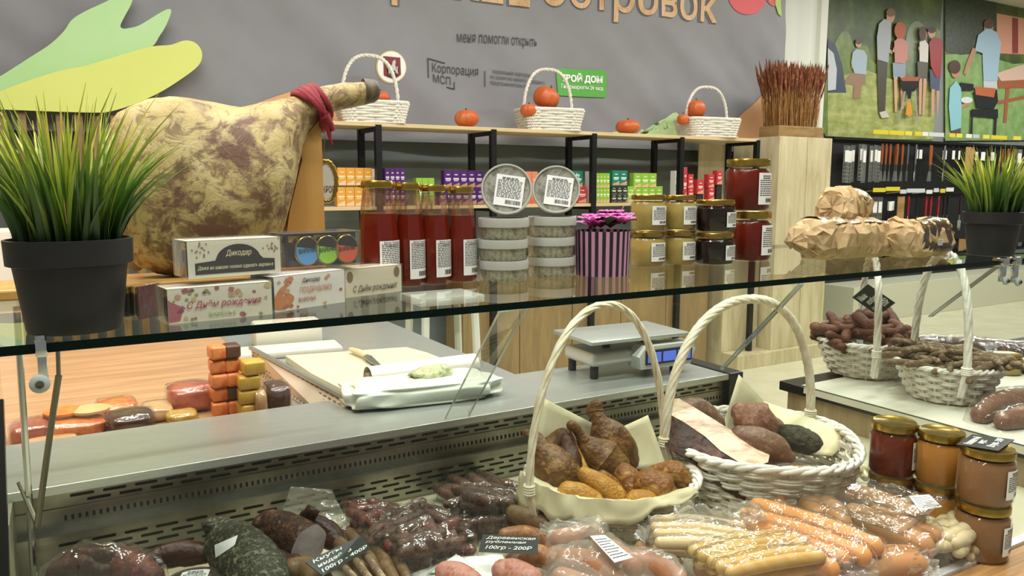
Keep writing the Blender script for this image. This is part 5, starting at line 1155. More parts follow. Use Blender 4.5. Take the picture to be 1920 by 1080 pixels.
skinmat('dried_brown', '#3c261c', '#6e4c3a', '#50362a', scale=60, bscale=150, bump=.003, rough=.4); skinmat('dried_red', '#4c2620', '#84483c', '#60322a', scale=60, bscale=150, bump=.003, rough=.38)
skinmat('dried_chorizo', '#4a2a1e', '#6e4430', '#5a3424', scale=50, bscale=180, bump=.003, rough=.6); skinmat('dried_stick', '#8a7458', '#b8a484', '#6e5844', scale=60, bscale=160, bump=.003, rough=.75)
skinmat('frank_beige', '#bd8754', '#c89664', scale=8, bump=0, rough=.35, sss=.15); skinmat('frank_orange', '#d48c4a', '#dc9c5e', scale=8, bump=0, rough=.3, sss=.15); skinmat('wiener_pale', '#d6b684', '#dcc496', scale=8, bump=0, rough=.35, sss=.15); skinmat('wiener_straw', '#cfb474', '#d8c48c', '#c49a50', scale=8, bump=0, rough=.3, sss=.15)
skinmat('cheese_pale', '#d6c698', '#dfd2aa', scale=12, bump=0, rough=.35, sss=.15); skinmat('rustic_sausage', '#9a6a44', '#b88a5c', '#8a5638', scale=60, bump=.0008, rough=.35, lo=.35, hi=.65); skinmat('grey_sausage', '#7a6248', '#8e7656', '#6a5238', scale=30, bump=.001, rough=.38); skinmat('pink_sausage', '#a4694c', '#b67e5c', scale=30, bump=.0006, rough=.3)
skinmat('herb_roll', '#3c3c2e', '#7c7a60', '#2c2c20', scale=140, bscale=160, bump=.005, rough=.55, lo=.32, hi=.68); skinmat('net_roll', '#4a2c1c', '#7a5236', '#32190f', scale=90, bscale=140, bump=.004, rough=.5); skinmat('dark_meat', '#2e1812', '#4e2e24', '#3a1f18', scale=25, bscale=60, rough=.36); skinmat('salami_cut', '#8a3a34', '#a85c50', '#b88474', scale=60, rough=.35, bump=.001)
mat('cut_face_film', '#cfc8cc', '#a89aa0', scale=14, rough=.15, coat=1, bump=.001, bscale=50); mat('parchment', '#d9cfac', '#cfc49e', scale=5, rough=.6, bump=.0006, bscale=20)

def smooth_path(pts, k=6):
    q = [pts[0]] + pts + [pts[-1]]; o = []
    for i in range(1, len(q) - 2):
        a, b, c, d = q[i - 1:i + 3]
        for j in range(k):
            t = j / k; o.append(.5 * ((2 * b) + (c - a) * t + (2 * a - 5 * b + 4 * c - d) * t * t + (3 * b - a - 3 * c + d) * t ** 3))
    o.append(pts[-1]); return o
def limb_mesh(w4, org, n=20, amp=.1, ns=40, seed=0, k=6, ends=(True, True), fine=0):
    """w4: Vectors (x,y,z,r) in world; returns MB in coordinates relative to org"""
    path = smooth_path(w4, k); P3 = [Vector(v[:3]) - org for v in path]; rr = [max(.0008, v[3]) for v in path]
    if ends[0]:
        d = (P3[0] - P3[1]).normalized(); r = rr[0]; P3 = [P3[0] + d * r * .85, P3[0] + d * r * .65, P3[0] + d * r * .3] + P3; rr = [r * .15, r * .62, r * .92] + rr
    if ends[1]:
        d = (P3[-1] - P3[-2]).normalized(); r = rr[-1]; P3 = P3 + [P3[-1] + d * r * .3, P3[-1] + d * r * .65, P3[-1] + d * r * .85]; rr = rr + [r * .92, r * .62, r * .15]
    mb = MB(); mb.tube(P3, rr, n); off = Vector((seed * 2.3, seed * .7, -seed))
    for i in range(len(mb.v)):
        v = Vector(mb.v[i]); r = rr[min(i // n, len(rr) - 1)]; c = P3[min(i // n, len(P3) - 1)]; dv = v - c
        if dv.length > 1e-6: mb.v[i] = tuple(c + dv * (1 + amp * noise.noise(v * ns + off) + fine * noise.noise(v * ns * 4 + off)))
    return mb
def W4(q, zd):
    """(px,py,rpx[,z or ('D',d)]) -> Vector(x,y,z,r)"""
    px, py, r = q[:3]; k = q[3] if len(q) > 3 else zd
    p = P(px, py, D=k[1]) if isinstance(k, tuple) else P(px, py, z=k)
    return Vector((p.x, p.y, p.z, r * mpp(p)))
def limb(name, lab, cat, path, m, zd=.86, group=None, amp=.1, ns=40, n=20, seed=None, low=None, ends=(True, True), fine=0):
    w = [W4(q, zd) for q in path]; base = Vector((w[0].x, w[0].y, min(v.z - v[3] for v in w)))
    r = thing(name, lab, cat, base, 0, group)
    limb_mesh(w, base, n, amp, ns, seed if seed is not None else int(path[0][0]), ends=ends, fine=fine).build('body', m, r, 180)
    return r
# ---- wicker
def oval_basket(name, lab, C, zb, zr, r0, r1, rz=0, rows=9, stakes=22, sq=1.0, m='rattan_white', strand=.0052, rim=.0050):
    r = thing(name, lab, 'basket', (C[0], C[1], zb), rz); h = zr - zb; mb = MB()
    def ring(f, z, n, dr=lambda i: 0):
        o = []
        for i in range(n):
            q = 2 * PI * i / n; c, s_ = math.cos(q), math.sin(q); c, s_ = math.copysign(abs(c) ** sq, c), math.copysign(abs(s_) ** sq, s_)
            a, b = r0[0] + (r1[0] - r0[0]) * f + dr(i), r0[1] + (r1[1] - r0[1]) * f + dr(i); o.append((a * c, b * s_, z))
        return o
    N = stakes * 4
    for k in range(rows):
        f = (k + .3) / rows; z = strand + (h - 2 * strand) * f
        for s_ in (0, 1): mb.tube(ring(f ** .8, z + (s_ - .5) * strand * .9, N, lambda i: strand * 1.0 * math.cos(PI * i / 4 + PI * k)), strand * .62, 5, closed=True)
    for i in range(stakes):
        q = 2 * PI * i / stakes; c, s_ = math.cos(q), math.sin(q); c, s_ = math.copysign(abs(c) ** sq, c), math.copysign(abs(s_) ** sq, s_)
        mb.tube([((r0[0] + (r1[0] - r0[0]) * f) * c, (r0[1] + (r1[1] - r0[1]) * f) * s_, h * f ** 1.25) for f in (0, .25, .5, .75, 1)], strand * .6, 5)
    mb.build('weave', m, r, 60)
    mb = MB(); mb.lathe([(.001, 0.001), (1, 0.001), (1, .005), (.001, .005)], 40); mb.v = [(x * r0[0], y * r0[1], z) for x, y, z in mb.v]; mb.build('bottom', m, r, 30)
    mb = MB(); n = 120
    for s_ in range(3):
        o = []
        for i in range(n):
            q = 2 * PI * i / n; c, s2 = math.cos(q), math.sin(q); c, s2 = math.copysign(abs(c) ** sq, c), math.copysign(abs(s2) ** sq, s2); a = q * 13 + 2 * PI * s_ / 3
            o.append(((r1[0] + rim * 1.2 * math.cos(a)) * c, (r1[1] + rim * 1.2 * math.cos(a)) * s2, h + rim * .7 * math.sin(a)))
        mb.tube(o, rim * .85, 6, closed=True)
    mb.build('rim', m, r, 60)
    return r
def basket_handle(r, A, B, apex_px, m, rad, sq=.8, strands=4, turns=5, drop=.05):
    M_ = Matrix.Translation(r.location) @ Euler(r.rotation_euler).to_matrix().to_4x4(); inv = M_.inverted()
    a, b = inv @ A, inv @ B; top = P(apex_px[0], apex_px[1], D=((A + B) / 2).y).z
    pts = handle_pts(a, b, top - (A.z + B.z) / 2, 44, sq)
    mid = (a + b) / 2
    pts = [a + (mid - a) * .12 - Vector((0, 0, drop))] + pts + [b + (mid - b) * .12 - Vector((0, 0, drop))]
    mb = MB(); twist(mb, pts, rad, strands, turns, 6, rad * .82); mb.build('handle', m, r, 60)
    mb = MB()
    for e in (pts[1], pts[-2]):
        for k in range(4): mb.tube([(e[0] + rad * 1.9 * math.cos(q * PI / 6), e[1] + rad * 1.9 * math.sin(q * PI / 6), e[2] + .004 + .0045 * k) for q in range(12)], .0028, 5, closed=True)
    mb.build('binding', m, r, 60)
B1C = P(1147, 884, z=.92); B1C.z = DECK
b1 = oval_basket('wicker_basket', 'white round wicker basket with tall pointed handle full of smoked poultry', B1C, DECK + .001, .92, (.112, .112), (.147, .147), R(-25))
basket_handle(b1, P(992, 930, z=.92), P(1244, 852, z=.92), (1098, 574), 'rattan_cream', .0040, .98, 4, 4)
B2C = P(1428, 823, z=.94)
b2 = oval_basket('wicker_basket', 'large white wicker basket with arched handle holding ham and bacon', B2C, DECK + .001, .945, (.132, .138), (.167, .180), R(-42), 12, 26, .82, strand=.0056, rim=.0056)
basket_handle(b2, P(1246, 838, z=.945), P(1519, 785, z=.945), (1372, 564), 'rattan_cream', .0052, .9, 6, 5)
C3 = P(1630, 704, z=.909); C4 = P(1774, 744, z=.909)
b3 = oval_basket('wicker_basket', 'small white wicker basket of dark dried sausages on the side counter', (C3.x + .02, C3.y + .03), .909, 1.005, (.086, .086), (.130, .124), R(20), 9, 20)
basket_handle(b3, P(1643, 672, z=1.005), P(1612, 628, z=1.005), (1626, 480), 'rattan_white', .0050, .85, 4, 4)
b4 = oval_basket('wicker_basket', 'small white wicker basket of pale dried meat sticks at the right end', (C4.x, C4.y), .909, .995, (.078, .078), (.115, .110), R(-20), 8, 20)
basket_handle(b4, P(1812, 705, z=.995), P(1712, 668, z=.995), (1768, 478), 'rattan_white', .0052, .85, 5, 4)

# ---- parchment
def sheet(name, lab, corners, m='parchment', n=8, bow=.006, seed=0, cat='paper', crease=.002, parent=None):
    """corners: 4 world points (loop); a gently bowed sheet"""
    a, b, c, d = corners; nr = (b - a).cross(d - a).normalized(); vs = []
    ctr = (a + b + c + d) / 4
    for j in range(n + 1):
        for i in range(n + 1):
            u, v = i / n, j / n; p = a.lerp(b, u).lerp(d.lerp(c, u), v); e = bow * math.sin(PI * u) * math.sin(PI * v) + crease * noise.noise(Vector((u * 5, v * 5, seed))); vs.append(p + nr * e - ctr)
    o = MB().add(vs, [(j * (n + 1) + i, j * (n + 1) + i + 1, (j + 1) * (n + 1) + i + 1, (j + 1) * (n + 1) + i) for j in range(n) for i in range(n)]).build(name, m, None, 60, loc=ctr)
    if parent: o.parent = parent; o.matrix_parent_inverse = (Matrix.Translation(parent.location) @ Euler(parent.rotation_euler).to_matrix().to_4x4()).inverted()
    md_ = o.modifiers.new('thick', 'SOLIDIFY'); md_.thickness = .0006
    if lab: tag(o, lab, cat)
    return o
def D_(px, py, d): return P(px, py, D=d)
sheet('parchment_sheet', 'pointed parchment sheet standing at the left back of the poultry basket', [D_(998, 880, 1.12), D_(1018, 746, 1.16), D_(1118, 797, 1.14), D_(1120, 880, 1.12)], seed=1)
sheet('parchment_sheet', 'parchment sheet standing at the right back of the poultry basket', [D_(1160, 880, 1.07), D_(1150, 808, 1.10), D_(1215, 778, 1.07), D_(1252, 880, 1.02)], seed=2)
def liner(lab, C, rad, zr, a0, a1, inn, drop, seed, name='parchment_liner', n=40):
    vs = []; m = 9
    for i in range(n + 1):
        t = i / n; a = a0 + (a1 - a0) * t; wob = noise.noise(Vector((t * 7, seed, 0))); e = math.sin(PI * t) ** .5
        for k in range(m):
            u = k / (m - 1)
            if u < .45: rr_ = rad - .006 - inn * (1 - u / .45); z = zr + .006 - .045 * (1 - u / .45)
            else: w_ = (u - .45) / .55; rr_ = rad + .012 + .012 * w_ + .010 * (abs((t * 9 + .3 * math.sin(t * 31)) % 1 - .5) - .25) + .006 * noise.noise(Vector((t * 12, w_ * 2, seed))); z = zr + .012 - drop * w_ * (1.75 - 1.5 * t) * (.75 + .25 * e + .7 * wob) - .0
            vs.append((rr_ * math.cos(a), rr_ * math.sin(a), z + .003 * noise.noise(Vector((t * 18, u * 3, seed)))))
    o = MB().add(vs, [(i * m + k, (i + 1) * m + k, (i + 1) * m + k + 1, i * m + k + 1) for i in range(n) for k in range(m - 1)]).build(name, 'parchment', None, 50, loc=(C.x, C.y, 0))
    md_ = o.modifiers.new('thick', 'SOLIDIFY'); md_.thickness = .0006; return tag(o, lab, 'paper')
va = math.atan2(-B1C.y, -B1C.x)      # direction from the basket to the viewer
liner('parchment liner folded over the front rim of the poultry basket', B1C, .147, .925, va - 1.25, va + .95, .05, .040, 3)
vb = math.atan2(-B2C.y, -B2C.x)
sheet('parchment_sheet', 'tall rounded parchment sheet standing at the back of the ham basket', [D_(1345, 830, 1.10), D_(1385, 702, 1.14), D_(1452, 772, 1.10), D_(1440, 840, 1.06)], seed=4, bow=.014)
sheet('parchment_sheet', 'wide parchment sheet along the right side of the ham basket', [D_(1442, 845, 1.03), D_(1432, 752, 1.09), D_(1606, 814, .93), D_(1560, 855, .93)], seed=5, bow=-.012)

# ---- smoked poultry
pc = 'smoked poultry'
def dd(d): return ('D', d)
limb('smoked_chicken_quarter', 'brown smoked leg quarter at the left rim of the poultry basket, knob behind the handle', pc, [(985, 812, 7, dd(1.12)), (1003, 818, 11, dd(1.11)), (1012, 838, 20, dd(1.095)), (1035, 872, 42, dd(1.08)), (1058, 898, 40, dd(1.06)), (1078, 918, 18, dd(1.05))], 'smoked_grey', amp=.12, fine=.02)
limb('smoked_chicken_quarter', 'brown smoked thigh at the back left of the poultry basket', pc, [(1030, 845, 26, dd(1.13)), (1058, 838, 36, dd(1.14)), (1085, 850, 34, dd(1.13))], 'smoked_grey', amp=.12, fine=.02)
limb('smoked_wing', 'dark folded smoked wing in the middle of the poultry basket', pc, [(1042, 838, 7, dd(1.09)), (1060, 816, 11, dd(1.09)), (1068, 850, 17, dd(1.07)), (1078, 885, 14, dd(1.05)), (1080, 900, 6, dd(1.045))], 'wing_dark', amp=.25, fine=.05)
limb('smoked_neck', 'thin yellow skin strip beside the dark wing', pc, [(1066, 812, 6, dd(1.085)), (1080, 850, 9, dd(1.07)), (1092, 880, 12, dd(1.05))], 'smoked_gold', amp=.15)
limb('smoked_chicken_quarter', 'glossy smoked leg with dark bone end pointing up left', pc, [(1070, 797, 9, dd(1.08)), (1079, 803, 10, dd(1.08)), (1089, 818, 10, dd(1.075)), (1104, 838, 24, dd(1.07)), (1128, 862, 42, dd(1.06)), (1152, 880, 34, dd(1.04))], 'smoked_dark', amp=.1, fine=.02)
limb('smoked_chicken_quarter', 'tallest dark smoked leg quarter standing knob up in the poultry basket', pc, [(1118, 760, 13, dd(1.12)), (1116, 772, 17, dd(1.12)), (1122, 786, 15, dd(1.11)), (1136, 812, 33, dd(1.10)), (1156, 845, 40, dd(1.09)), (1178, 878, 28, dd(1.08))], 'smoked_dark', amp=.12, fine=.02)
limb('smoked_drumstick', 'yellow smoked drumstick lying at the front left of the poultry basket', pc, [(1062, 922, 20, dd(.995)), (1085, 930, 25, dd(.985)), (1112, 944, 24, dd(.975)), (1128, 952, 14, dd(.97))], 'smoked_gold', amp=.1, fine=.015)
limb('smoked_drumstick', 'long yellow smoked drumstick in the centre front of the poultry basket', pc, [(1095, 888, 15, dd(1.01)), (1120, 908, 24, dd(.995)), (1148, 935, 27, dd(.98)), (1165, 955, 20, dd(.97))], 'smoked_gold', amp=.1, fine=.015)
limb('smoked_drumstick', 'small smoked piece wedged under the dark glossy leg', pc, [(1128, 892, 12, dd(1.01)), (1150, 908, 12, dd(1.0)), (1172, 935, 9, dd(.98))], 'smoked_amber', amp=.1)
limb('smoked_thigh', 'wrinkled dark amber thigh right of the centre drumstick', pc, [(1165, 888, 24, dd(1.02)), (1180, 905, 27, dd(1.0)), (1188, 928, 18, dd(.98))], 'smoked_amber', amp=.16, fine=.03)
limb('smoked_thigh', 'large amber smoked thigh at the right of the poultry basket', pc, [(1212, 905, 28, dd(.96)), (1235, 918, 36, dd(.95)), (1252, 930, 24, dd(.94))], 'smoked_amber', amp=.1, fine=.015)
limb('smoked_thigh', 'smoked thigh with a hollow at the right back rim of the poultry basket', pc, [(1228, 890, 18, dd(.99)), (1262, 890, 27, dd(.965)), (1280, 905, 20, dd(.95))], 'smoked_amber', amp=.14, fine=.02)
limb('smoked_thigh', 'round yellow smoked piece at the lower right of the poultry basket', pc, [(1192, 942, 24, dd(.945)), (1212, 945, 27, dd(.94)), (1228, 950, 18, dd(.935))], 'smoked_gold', amp=.1, fine=.015)
limb('smoked_neck', 'small pinkish bone end between the two front drumsticks', pc, [(1138, 940, 8, dd(.955)), (1137, 955, 9, dd(.955))], 'meat_pink', amp=.12)

# ---- hams in the second basket
def slab(lab, face, v, name='bacon_slab', cat='smoked meat'):
    pts = [P(a, b, D=d) for a, b, d in face]; c = sum(pts, Vector()) / len(pts); r = thing(name, lab, cat, c + v * .9)
    n = len(pts); o = c + v * .9; q = [p - o for p in pts]
    vs = q + [p + v * .35 + (c - p) * -.03 for p in q] + [p + v + (Vector(c - o) - p) * .18 for p in q]
    fs = [(k * n + i, k * n + (i + 1) % n, (k + 1) * n + (i + 1) % n, (k + 1) * n + i) for k in (0, 1) for i in range(n)] + [tuple(range(2 * n, 3 * n))]
    mb = MB().add(vs, fs); bm = bmesh.new(); bvs = [bm.verts.new(x) for x in mb.v]
    for f in mb.f: bm.faces.new([bvs[i] for i in f])
    bmesh.ops.recalc_face_normals(bm, faces=bm.faces[:]); bmesh.ops.triangulate(bm, faces=[f for f in bm.faces if len(f.verts) > 4]); bmesh.ops.subdivide_edges(bm, edges=bm.edges[:], cuts=2, use_grid_fill=True, smooth=.3)
    MB().bm(bm).build('rind', 'rind', r, 60)
    nr = -v.normalized() * .0016; MB().add([p + nr for p in q], [tuple(range(n))]).build('cut_face', 'fat_face', r, 0)
    return r
slab('big bacon slab with a pale cut face and dark rind in the ham basket', [(1253, 750, 1.08), (1272, 748, 1.085), (1300, 764, 1.07), (1340, 790, 1.05), (1375, 812, 1.02), (1410, 832, .99), (1443, 855, .955), (1440, 868, .935), (1418, 876, .928), (1385, 868, .94), (1350, 846, .965), (1322, 820, .995), (1284, 794, 1.03), (1255, 778, 1.06)], Vector((0, .004, -.055)))
limb('ham_piece', 'brown ham piece behind the bacon slab', 'smoked meat', [(1278, 775, 22, dd(1.12)), (1310, 775, 28, dd(1.12)), (1338, 798, 24, dd(1.10))], 'meat_grey', amp=.14)
limb('ham_piece', 'cut ham piece with bone end standing before the tall parchment', 'smoked meat', [(1385, 770, 16, dd(1.09)), (1405, 784, 36, dd(1.07)), (1428, 798, 38, dd(1.05)), (1452, 800, 20, dd(1.04))], 'meat_pink', amp=.22, ns=30, fine=.03)
limb('ham_piece', 'pinkish grey smoked meat lying right of the bacon slab', 'smoked meat', [(1385, 820, 22, dd(1.01)), (1420, 830, 30, dd(.99)), (1455, 845, 28, dd(.97)), (1478, 858, 15, dd(.955))], 'meat_grey', amp=.1)
limb('peppered_meat', 'dark pepper-crusted meat at the right of the ham basket', 'smoked meat', [(1458, 808, 14, dd(1.03)), (1485, 820, 24, dd(1.0)), (1520, 832, 22, dd(.975)), (1542, 838, 12, dd(.96))], 'pepper_crust', amp=.12, fine=.06)

# ---- dried sausages in the small baskets
protos = {}
def stick_proto(kind, L, rad, m, bend, seed):
    o = MB(); pts = [(-L / 2, 0, 0), (-L / 6, bend, .002), (L / 6, bend * 1.1, 0), (L / 2, 0, .001)]
    sausage(o, pts, rad, 10, .16, seed, k=6); return o.build(kind, m, None, 180)
def pile(kind, cat, lab, grp, C, z0, rad, H, count, L, r_, m, seed, flatness=.25, dirn=None):
    rn = random.Random(seed); ps = []
    for i in range(count):
        t = i / count; lay = math.sqrt(rn.random()) if i > count * .5 else rn.uniform(.55, 1); a = rn.uniform(0, 2 * PI); q = rad * lay
        z = z0 + H * max(0, (1 - lay ** 1.6)) * rn.uniform(.65, 1.0) + r_
        az = (dirn + rn.gauss(0, .5)) if dirn is not None else a + PI / 2 + rn.gauss(0, .6)
        rot = (rn.uniform(0, 6) * 0 + rn.gauss(0, .3), rn.gauss(0, flatness), az); loc = (C[0] + q * math.cos(a), C[1] + q * math.sin(a), z); sc = rn.uniform(.8, 1.2)
        if len(ps) < 4: o = stick_proto(kind, L * rn.uniform(.85, 1.15), r_, m, rn.uniform(-.25, .25) * L, seed + i); ps.append(o)
        else: o = rn.choice(ps).copy(); COL.objects.link(o)
        o.location = loc; o.rotation_euler = rot; o.scale = (sc, sc * rn.uniform(.9, 1.1), sc); tag(o, lab, cat, grp)
pile('dried_sausage', 'sausage', 'short dark red dried sausage heaped in the left small basket', 'dried sausages in the left small basket', b3.location, .985, .125, .095, 64, .085, .0125, 'dried_chorizo', 21)
pile('dried_stick', 'dried meat', 'pale wrinkled dried meat stick in the right small basket', 'dried meat sticks in the right small basket', b4.location, .985, .115, .045, 52, .13, .0075, 'dried_stick', 31, .12, R(-35))

# ---- price cards
def quad_map(o, A, B, C, D, e=.0009):
    """map a flat mesh with x,y in 0..1 onto the world quad A(0,0) B(1,0) C(1,1) D(0,1)"""
    n = (B - A).cross(D - A).normalized()
    for v in o.data.vertices: u, w_ = v.co.x, v.co.y; v.co = A.lerp(B, u).lerp(D.lerp(C, u), w_) + n * e
    return o
def price_card(lab, quad, lines, name='price_card'):
    A, B, C, D = quad; c = (A + B + C + D) / 4; n = (B - A).cross(D - A).normalized(); r = thing(name, lab, 'price card', c)
    q = [v - c for v in quad]; MB().add(q + [v - n * .0016 for v in q], [(0, 1, 2, 3), (7, 6, 5, 4)] + [((i + 1) % 4, i, 4 + i, 4 + (i + 1) % 4) for i in range(4)]).build('board', flat('#1c211e', .45), r, 0)
    for s_, x0_, x1_, y0_, y1_ in lines:
        cu = bpy.data.curves.new('l', 'FONT'); cu.body = s_; cu.shear = .25; cu.offset = .018; cu.resolution_u = 2; t = bpy.data.objects.new('t', cu); COL.objects.link(t); me = bpy.data.meshes.new_from_object(t); bpy.data.objects.remove(t)
        xs = [v.co.x for v in me.vertices]; ys = [v.co.y for v in me.vertices]; me.materials.append(flat('#e4e6e0', .6))
        for v in me.vertices: v.co = ((x0_ + (v.co.x - min(xs)) / (max(xs) - min(xs)) * (x1_ - x0_)), (y0_ + (v.co.y - min(ys)) / (max(ys) - min(ys)) * (y1_ - y0_)), 0)
        quad_map(put('lettering', me, r), *q)
    return r
price_card('tilted black price card for whips, propped on the thin sausages', [P(606, 1080, z=.888), P(697, 1028, z=.888), P(676, 1004, z=.906), P(573, 1054, z=.906)], [('Кнуты', .06, .60, .70, .93), ('индейка', .06, .70, .42, .64), ('100гр - 400Р', .04, .96, .10, .34)])
price_card('straight black price card for chopped village sausage in the middle front', [P(897, 1035, z=.885), P(1009, 1039, z=.885), P(1008, 1005, z=.905), P(905, 1002, z=.905)], [('Деревенская', .08, .97, .72, .92), ('рубленная', .08, .80, .50, .68), ('100гр - 200Р', .10, .90, .14, .40)])
price_card('dark price card stuck among the dried sausages of the left small basket', [D_(1646, 592, 1.25), D_(1679, 568, 1.22), D_(1628, 533, 1.25), D_(1598, 558, 1.28)], [('Мини', .1, .5, .7, .92), ('колбаски', .2, .85, .45, .66), ('100г - 350Р', .1, .92, .12, .36)])
# ---- jars at the right end of the case
def stack_jar(px, py, wpx, hpx, m, lab_top, lab_low, mlow, lw=1.0, rz=0):
    p = P(px, py, z=.917); s = mpp(p); h = hpx * s
    jar(Vector((p.x, p.y, DECK + .0005)), wpx * s / 2, .095, mlow, lab_low, 'preserve_jar', .9, .5, R(10))
    jar(Vector((p.x, p.y, DECK + .0965)), wpx * s / 2, h, m, lab_top, 'preserve_jar', lw, .52, rz); return p, s, h
stack_jar(1671, 884, 82, 100, 'cherry_jam', 'dark red preserve jar with gold lid, leftmost by the wood panel', 'jar under the dark red preserve jar, mostly hidden', 'cherry_jam', .9, R(22))
stack_jar(1759, 900, 84, 98, 'amber_jam', 'amber preserve jar with gold lid between two darker jars', 'jar under the amber preserve jar, hidden by pale cheese bags', 'amber_jam', 0)
p, s, h = stack_jar(1845, 935, 96, 104, 'brown_cream', 'brown preserve jar carrying a dark price card on its lid', 'lowest jar with white label under the brown preserve jar', 'brown_cream', 1.15, R(14))
zc = DECK + .0965 + h * .99 + .001
price_card('dark price card lying on the lid of the brown preserve jar', [P(1872, 845, z=zc), P(1902, 824, z=zc), P(1823, 814, z=zc), P(1793, 833, z=zc)][::1], [('Клюквенный', .1, .8, .68, .9), ('мусс', .3, .6, .42, .62), ('Штука - 370Р', .15, .9, .12, .36)])

# ---- sealed packs
def pack(name, lab, links, m, zd=.86, film='film', rz=0, pad=.012, amp=.05, ns=40, off=.003, wr=.005, ws=38, seed=1, cat='food pack', part='sausage', group=None, mats=None, out=None, labelq=None, base=None, nx=56, ny=44, soft=3):
    W = [[W4(q, zd) for q in L] for L in links]; allp = [v for L in W for v in L]
    c = Vector((sum(v.x for v in allp) / len(allp), sum(v.y for v in allp) / len(allp), min(v.z - v[3] for v in allp) if base is None else base))
    r = thing(name, lab, cat, c, rz, group); Mi = (Matrix.Translation(c) @ Matrix.Rotation(rz, 4, 'Z')).inverted(); caps = []
    for k, L in enumerate(W):
        Q = [Vector((*(Mi @ Vector(v[:3])), v[3])) for v in L]
        limb_mesh(Q, Vector(), 12, amp, ns, seed + k).build(part, mats[k % len(mats)] if mats else m, r, 180)
        sp2 = smooth_path(Q, 3); caps += [(*sp2[i][:3], *sp2[i + 1][:3], (sp2[i][3] + sp2[i + 1][3]) / 2) for i in range(len(sp2) - 1)]
    xs = [a for q in caps for a in (q[0] - q[6], q[0] + q[6], q[3] - q[6], q[3] + q[6])]; ys = [a for q in caps for a in (q[1] - q[6], q[1] + q[6], q[4] - q[6], q[4] + q[6])]
    if film: drape(caps, min(xs) - pad, max(xs) + pad, min(ys) - pad, max(ys) + pad, nx, ny, off, wr, ws, seed, .0008, soft, out=out).build('wrap', film, r, 75)
    if labelq:
        q = [Mi @ P(a, b, z=z) for a, b, z in labelq]; n_ = (q[1] - q[0]).cross(q[3] - q[0]).normalized(); o = MB()
        o.add([v + n_ * .001 for v in q], [(0, 1, 2, 3)], 0); f = lambda u, w_: q[0].lerp(q[1], u).lerp(q[3].lerp(q[2], u), w_) + n_ * .0014
        for k in range(8): o.add([f(.08, .12 + k * .1), f(.92 - .1 * (k % 3), .12 + k * .1), f(.92 - .1 * (k % 3), .15 + k * .1), f(.08, .15 + k * .1)], [(0, 1, 2, 3)], 1)
        o.build('sticker', ['label_paper', flat('#55555a')], r, 0)
    return r
# vacuum bundles of dried sausages, left of centre
def bundle(px, py, rx, ry, n, seed, zc=.84, H=.045, ang=None, L=34, r=11):
    rn = random.Random(seed); o = []
    for k in range(n):
        t = math.sqrt((k + .5) / n); a = k * 2.4; x, y = px + rx * t * math.cos(a), py + ry * t * math.sin(a); z = zc + H * (1 - t * t) + rn.uniform(-.004, .004)
        b = (ang if ang is not None else a + PI / 2) + rn.gauss(0, .45); l = L * rn.uniform(.8, 1.3); dx, dy = l * math.cos(b), l * .45 * math.sin(b); rr_ = r * rn.uniform(.8, 1.15)
        o.append([(x - dx, y - dy, rr_ * .8, z), (x, y - rn.uniform(-3, 3), rr_, z + .003), (x + dx, y + dy, rr_ * .8, z)])
    return o
pack('dried_sausage_pack', 'shiny vacuum pack of brown dried sausages in the middle of the tray', bundle(772, 1000, 108, 52, 44, 3, .842, .055, None, 36, 13), 'dried_brown', amp=.14, ns=90, wr=.004, ws=55, mats=['dried_brown', 'dried_red', 'dried_brown', 'dried_brown'], seed=3, off=.001, soft=1)
pack('dried_sausage_pack', 'vacuum pack of dark dried sausages against the perforated panel left of the poultry basket', bundle(915, 932, 74, 30, 26, 8, .842, .045, .5, 34, 12), 'dried_brown', amp=.14, ns=90, wr=.004, ws=55, seed=8, off=.001, soft=1)
pack('dried_sausage_pack', 'low pack of dried sausages between the big vacuum pack and the poultry basket', bundle(930, 975, 70, 14, 12, 12, .836, .02, .3), 'dried_brown', amp=.14, ns=90, wr=.004, ws=55, seed=12, off=.001, soft=1)
pack('dried_sausage_pack', 'reddish end of a vacuum pack right of the small dark dried meat', bundle(692, 968, 36, 26, 9, 15, .845, .035), 'dried_red', amp=.12, ns=90, wr=.004, ws=55, seed=15, off=.001, soft=1)
# thin whips under the tilted card
for k, (a, b, w_) in enumerate((((628, 1010), (690, 1100), 15), ((655, 1000), (716, 1100), 14), ((678, 998), (742, 1095), 14), ((702, 1000), (764, 1085), 12))):
    limb('turkey_stick', 'long beige turkey stick beside the tilted price card, ' + ('leftmost', 'second from left', 'third from left', 'rightmost')[k], 'sausage', [(a[0], a[1], w_ * .8, .862), ((a[0] + b[0]) / 2 + 4, (a[1] + b[1]) / 2 - 4, w_, .868), (b[0], b[1], w_ * .85, .862)], 'grey_sausage', amp=.07)
for k, (a, b) in enumerate((((668, 1052), (700, 1096)), ((690, 1046), (722, 1092)), ((648, 1066), (676, 1098)))):
    limb('turkey_stick', 'thin pale stick end below the tilted price card, ' + ('middle', 'right', 'left')[k] + ' one', 'sausage', [(a[0], a[1], 7, .885), (b[0], b[1], 8, .88)], 'dried_stick', amp=.1)
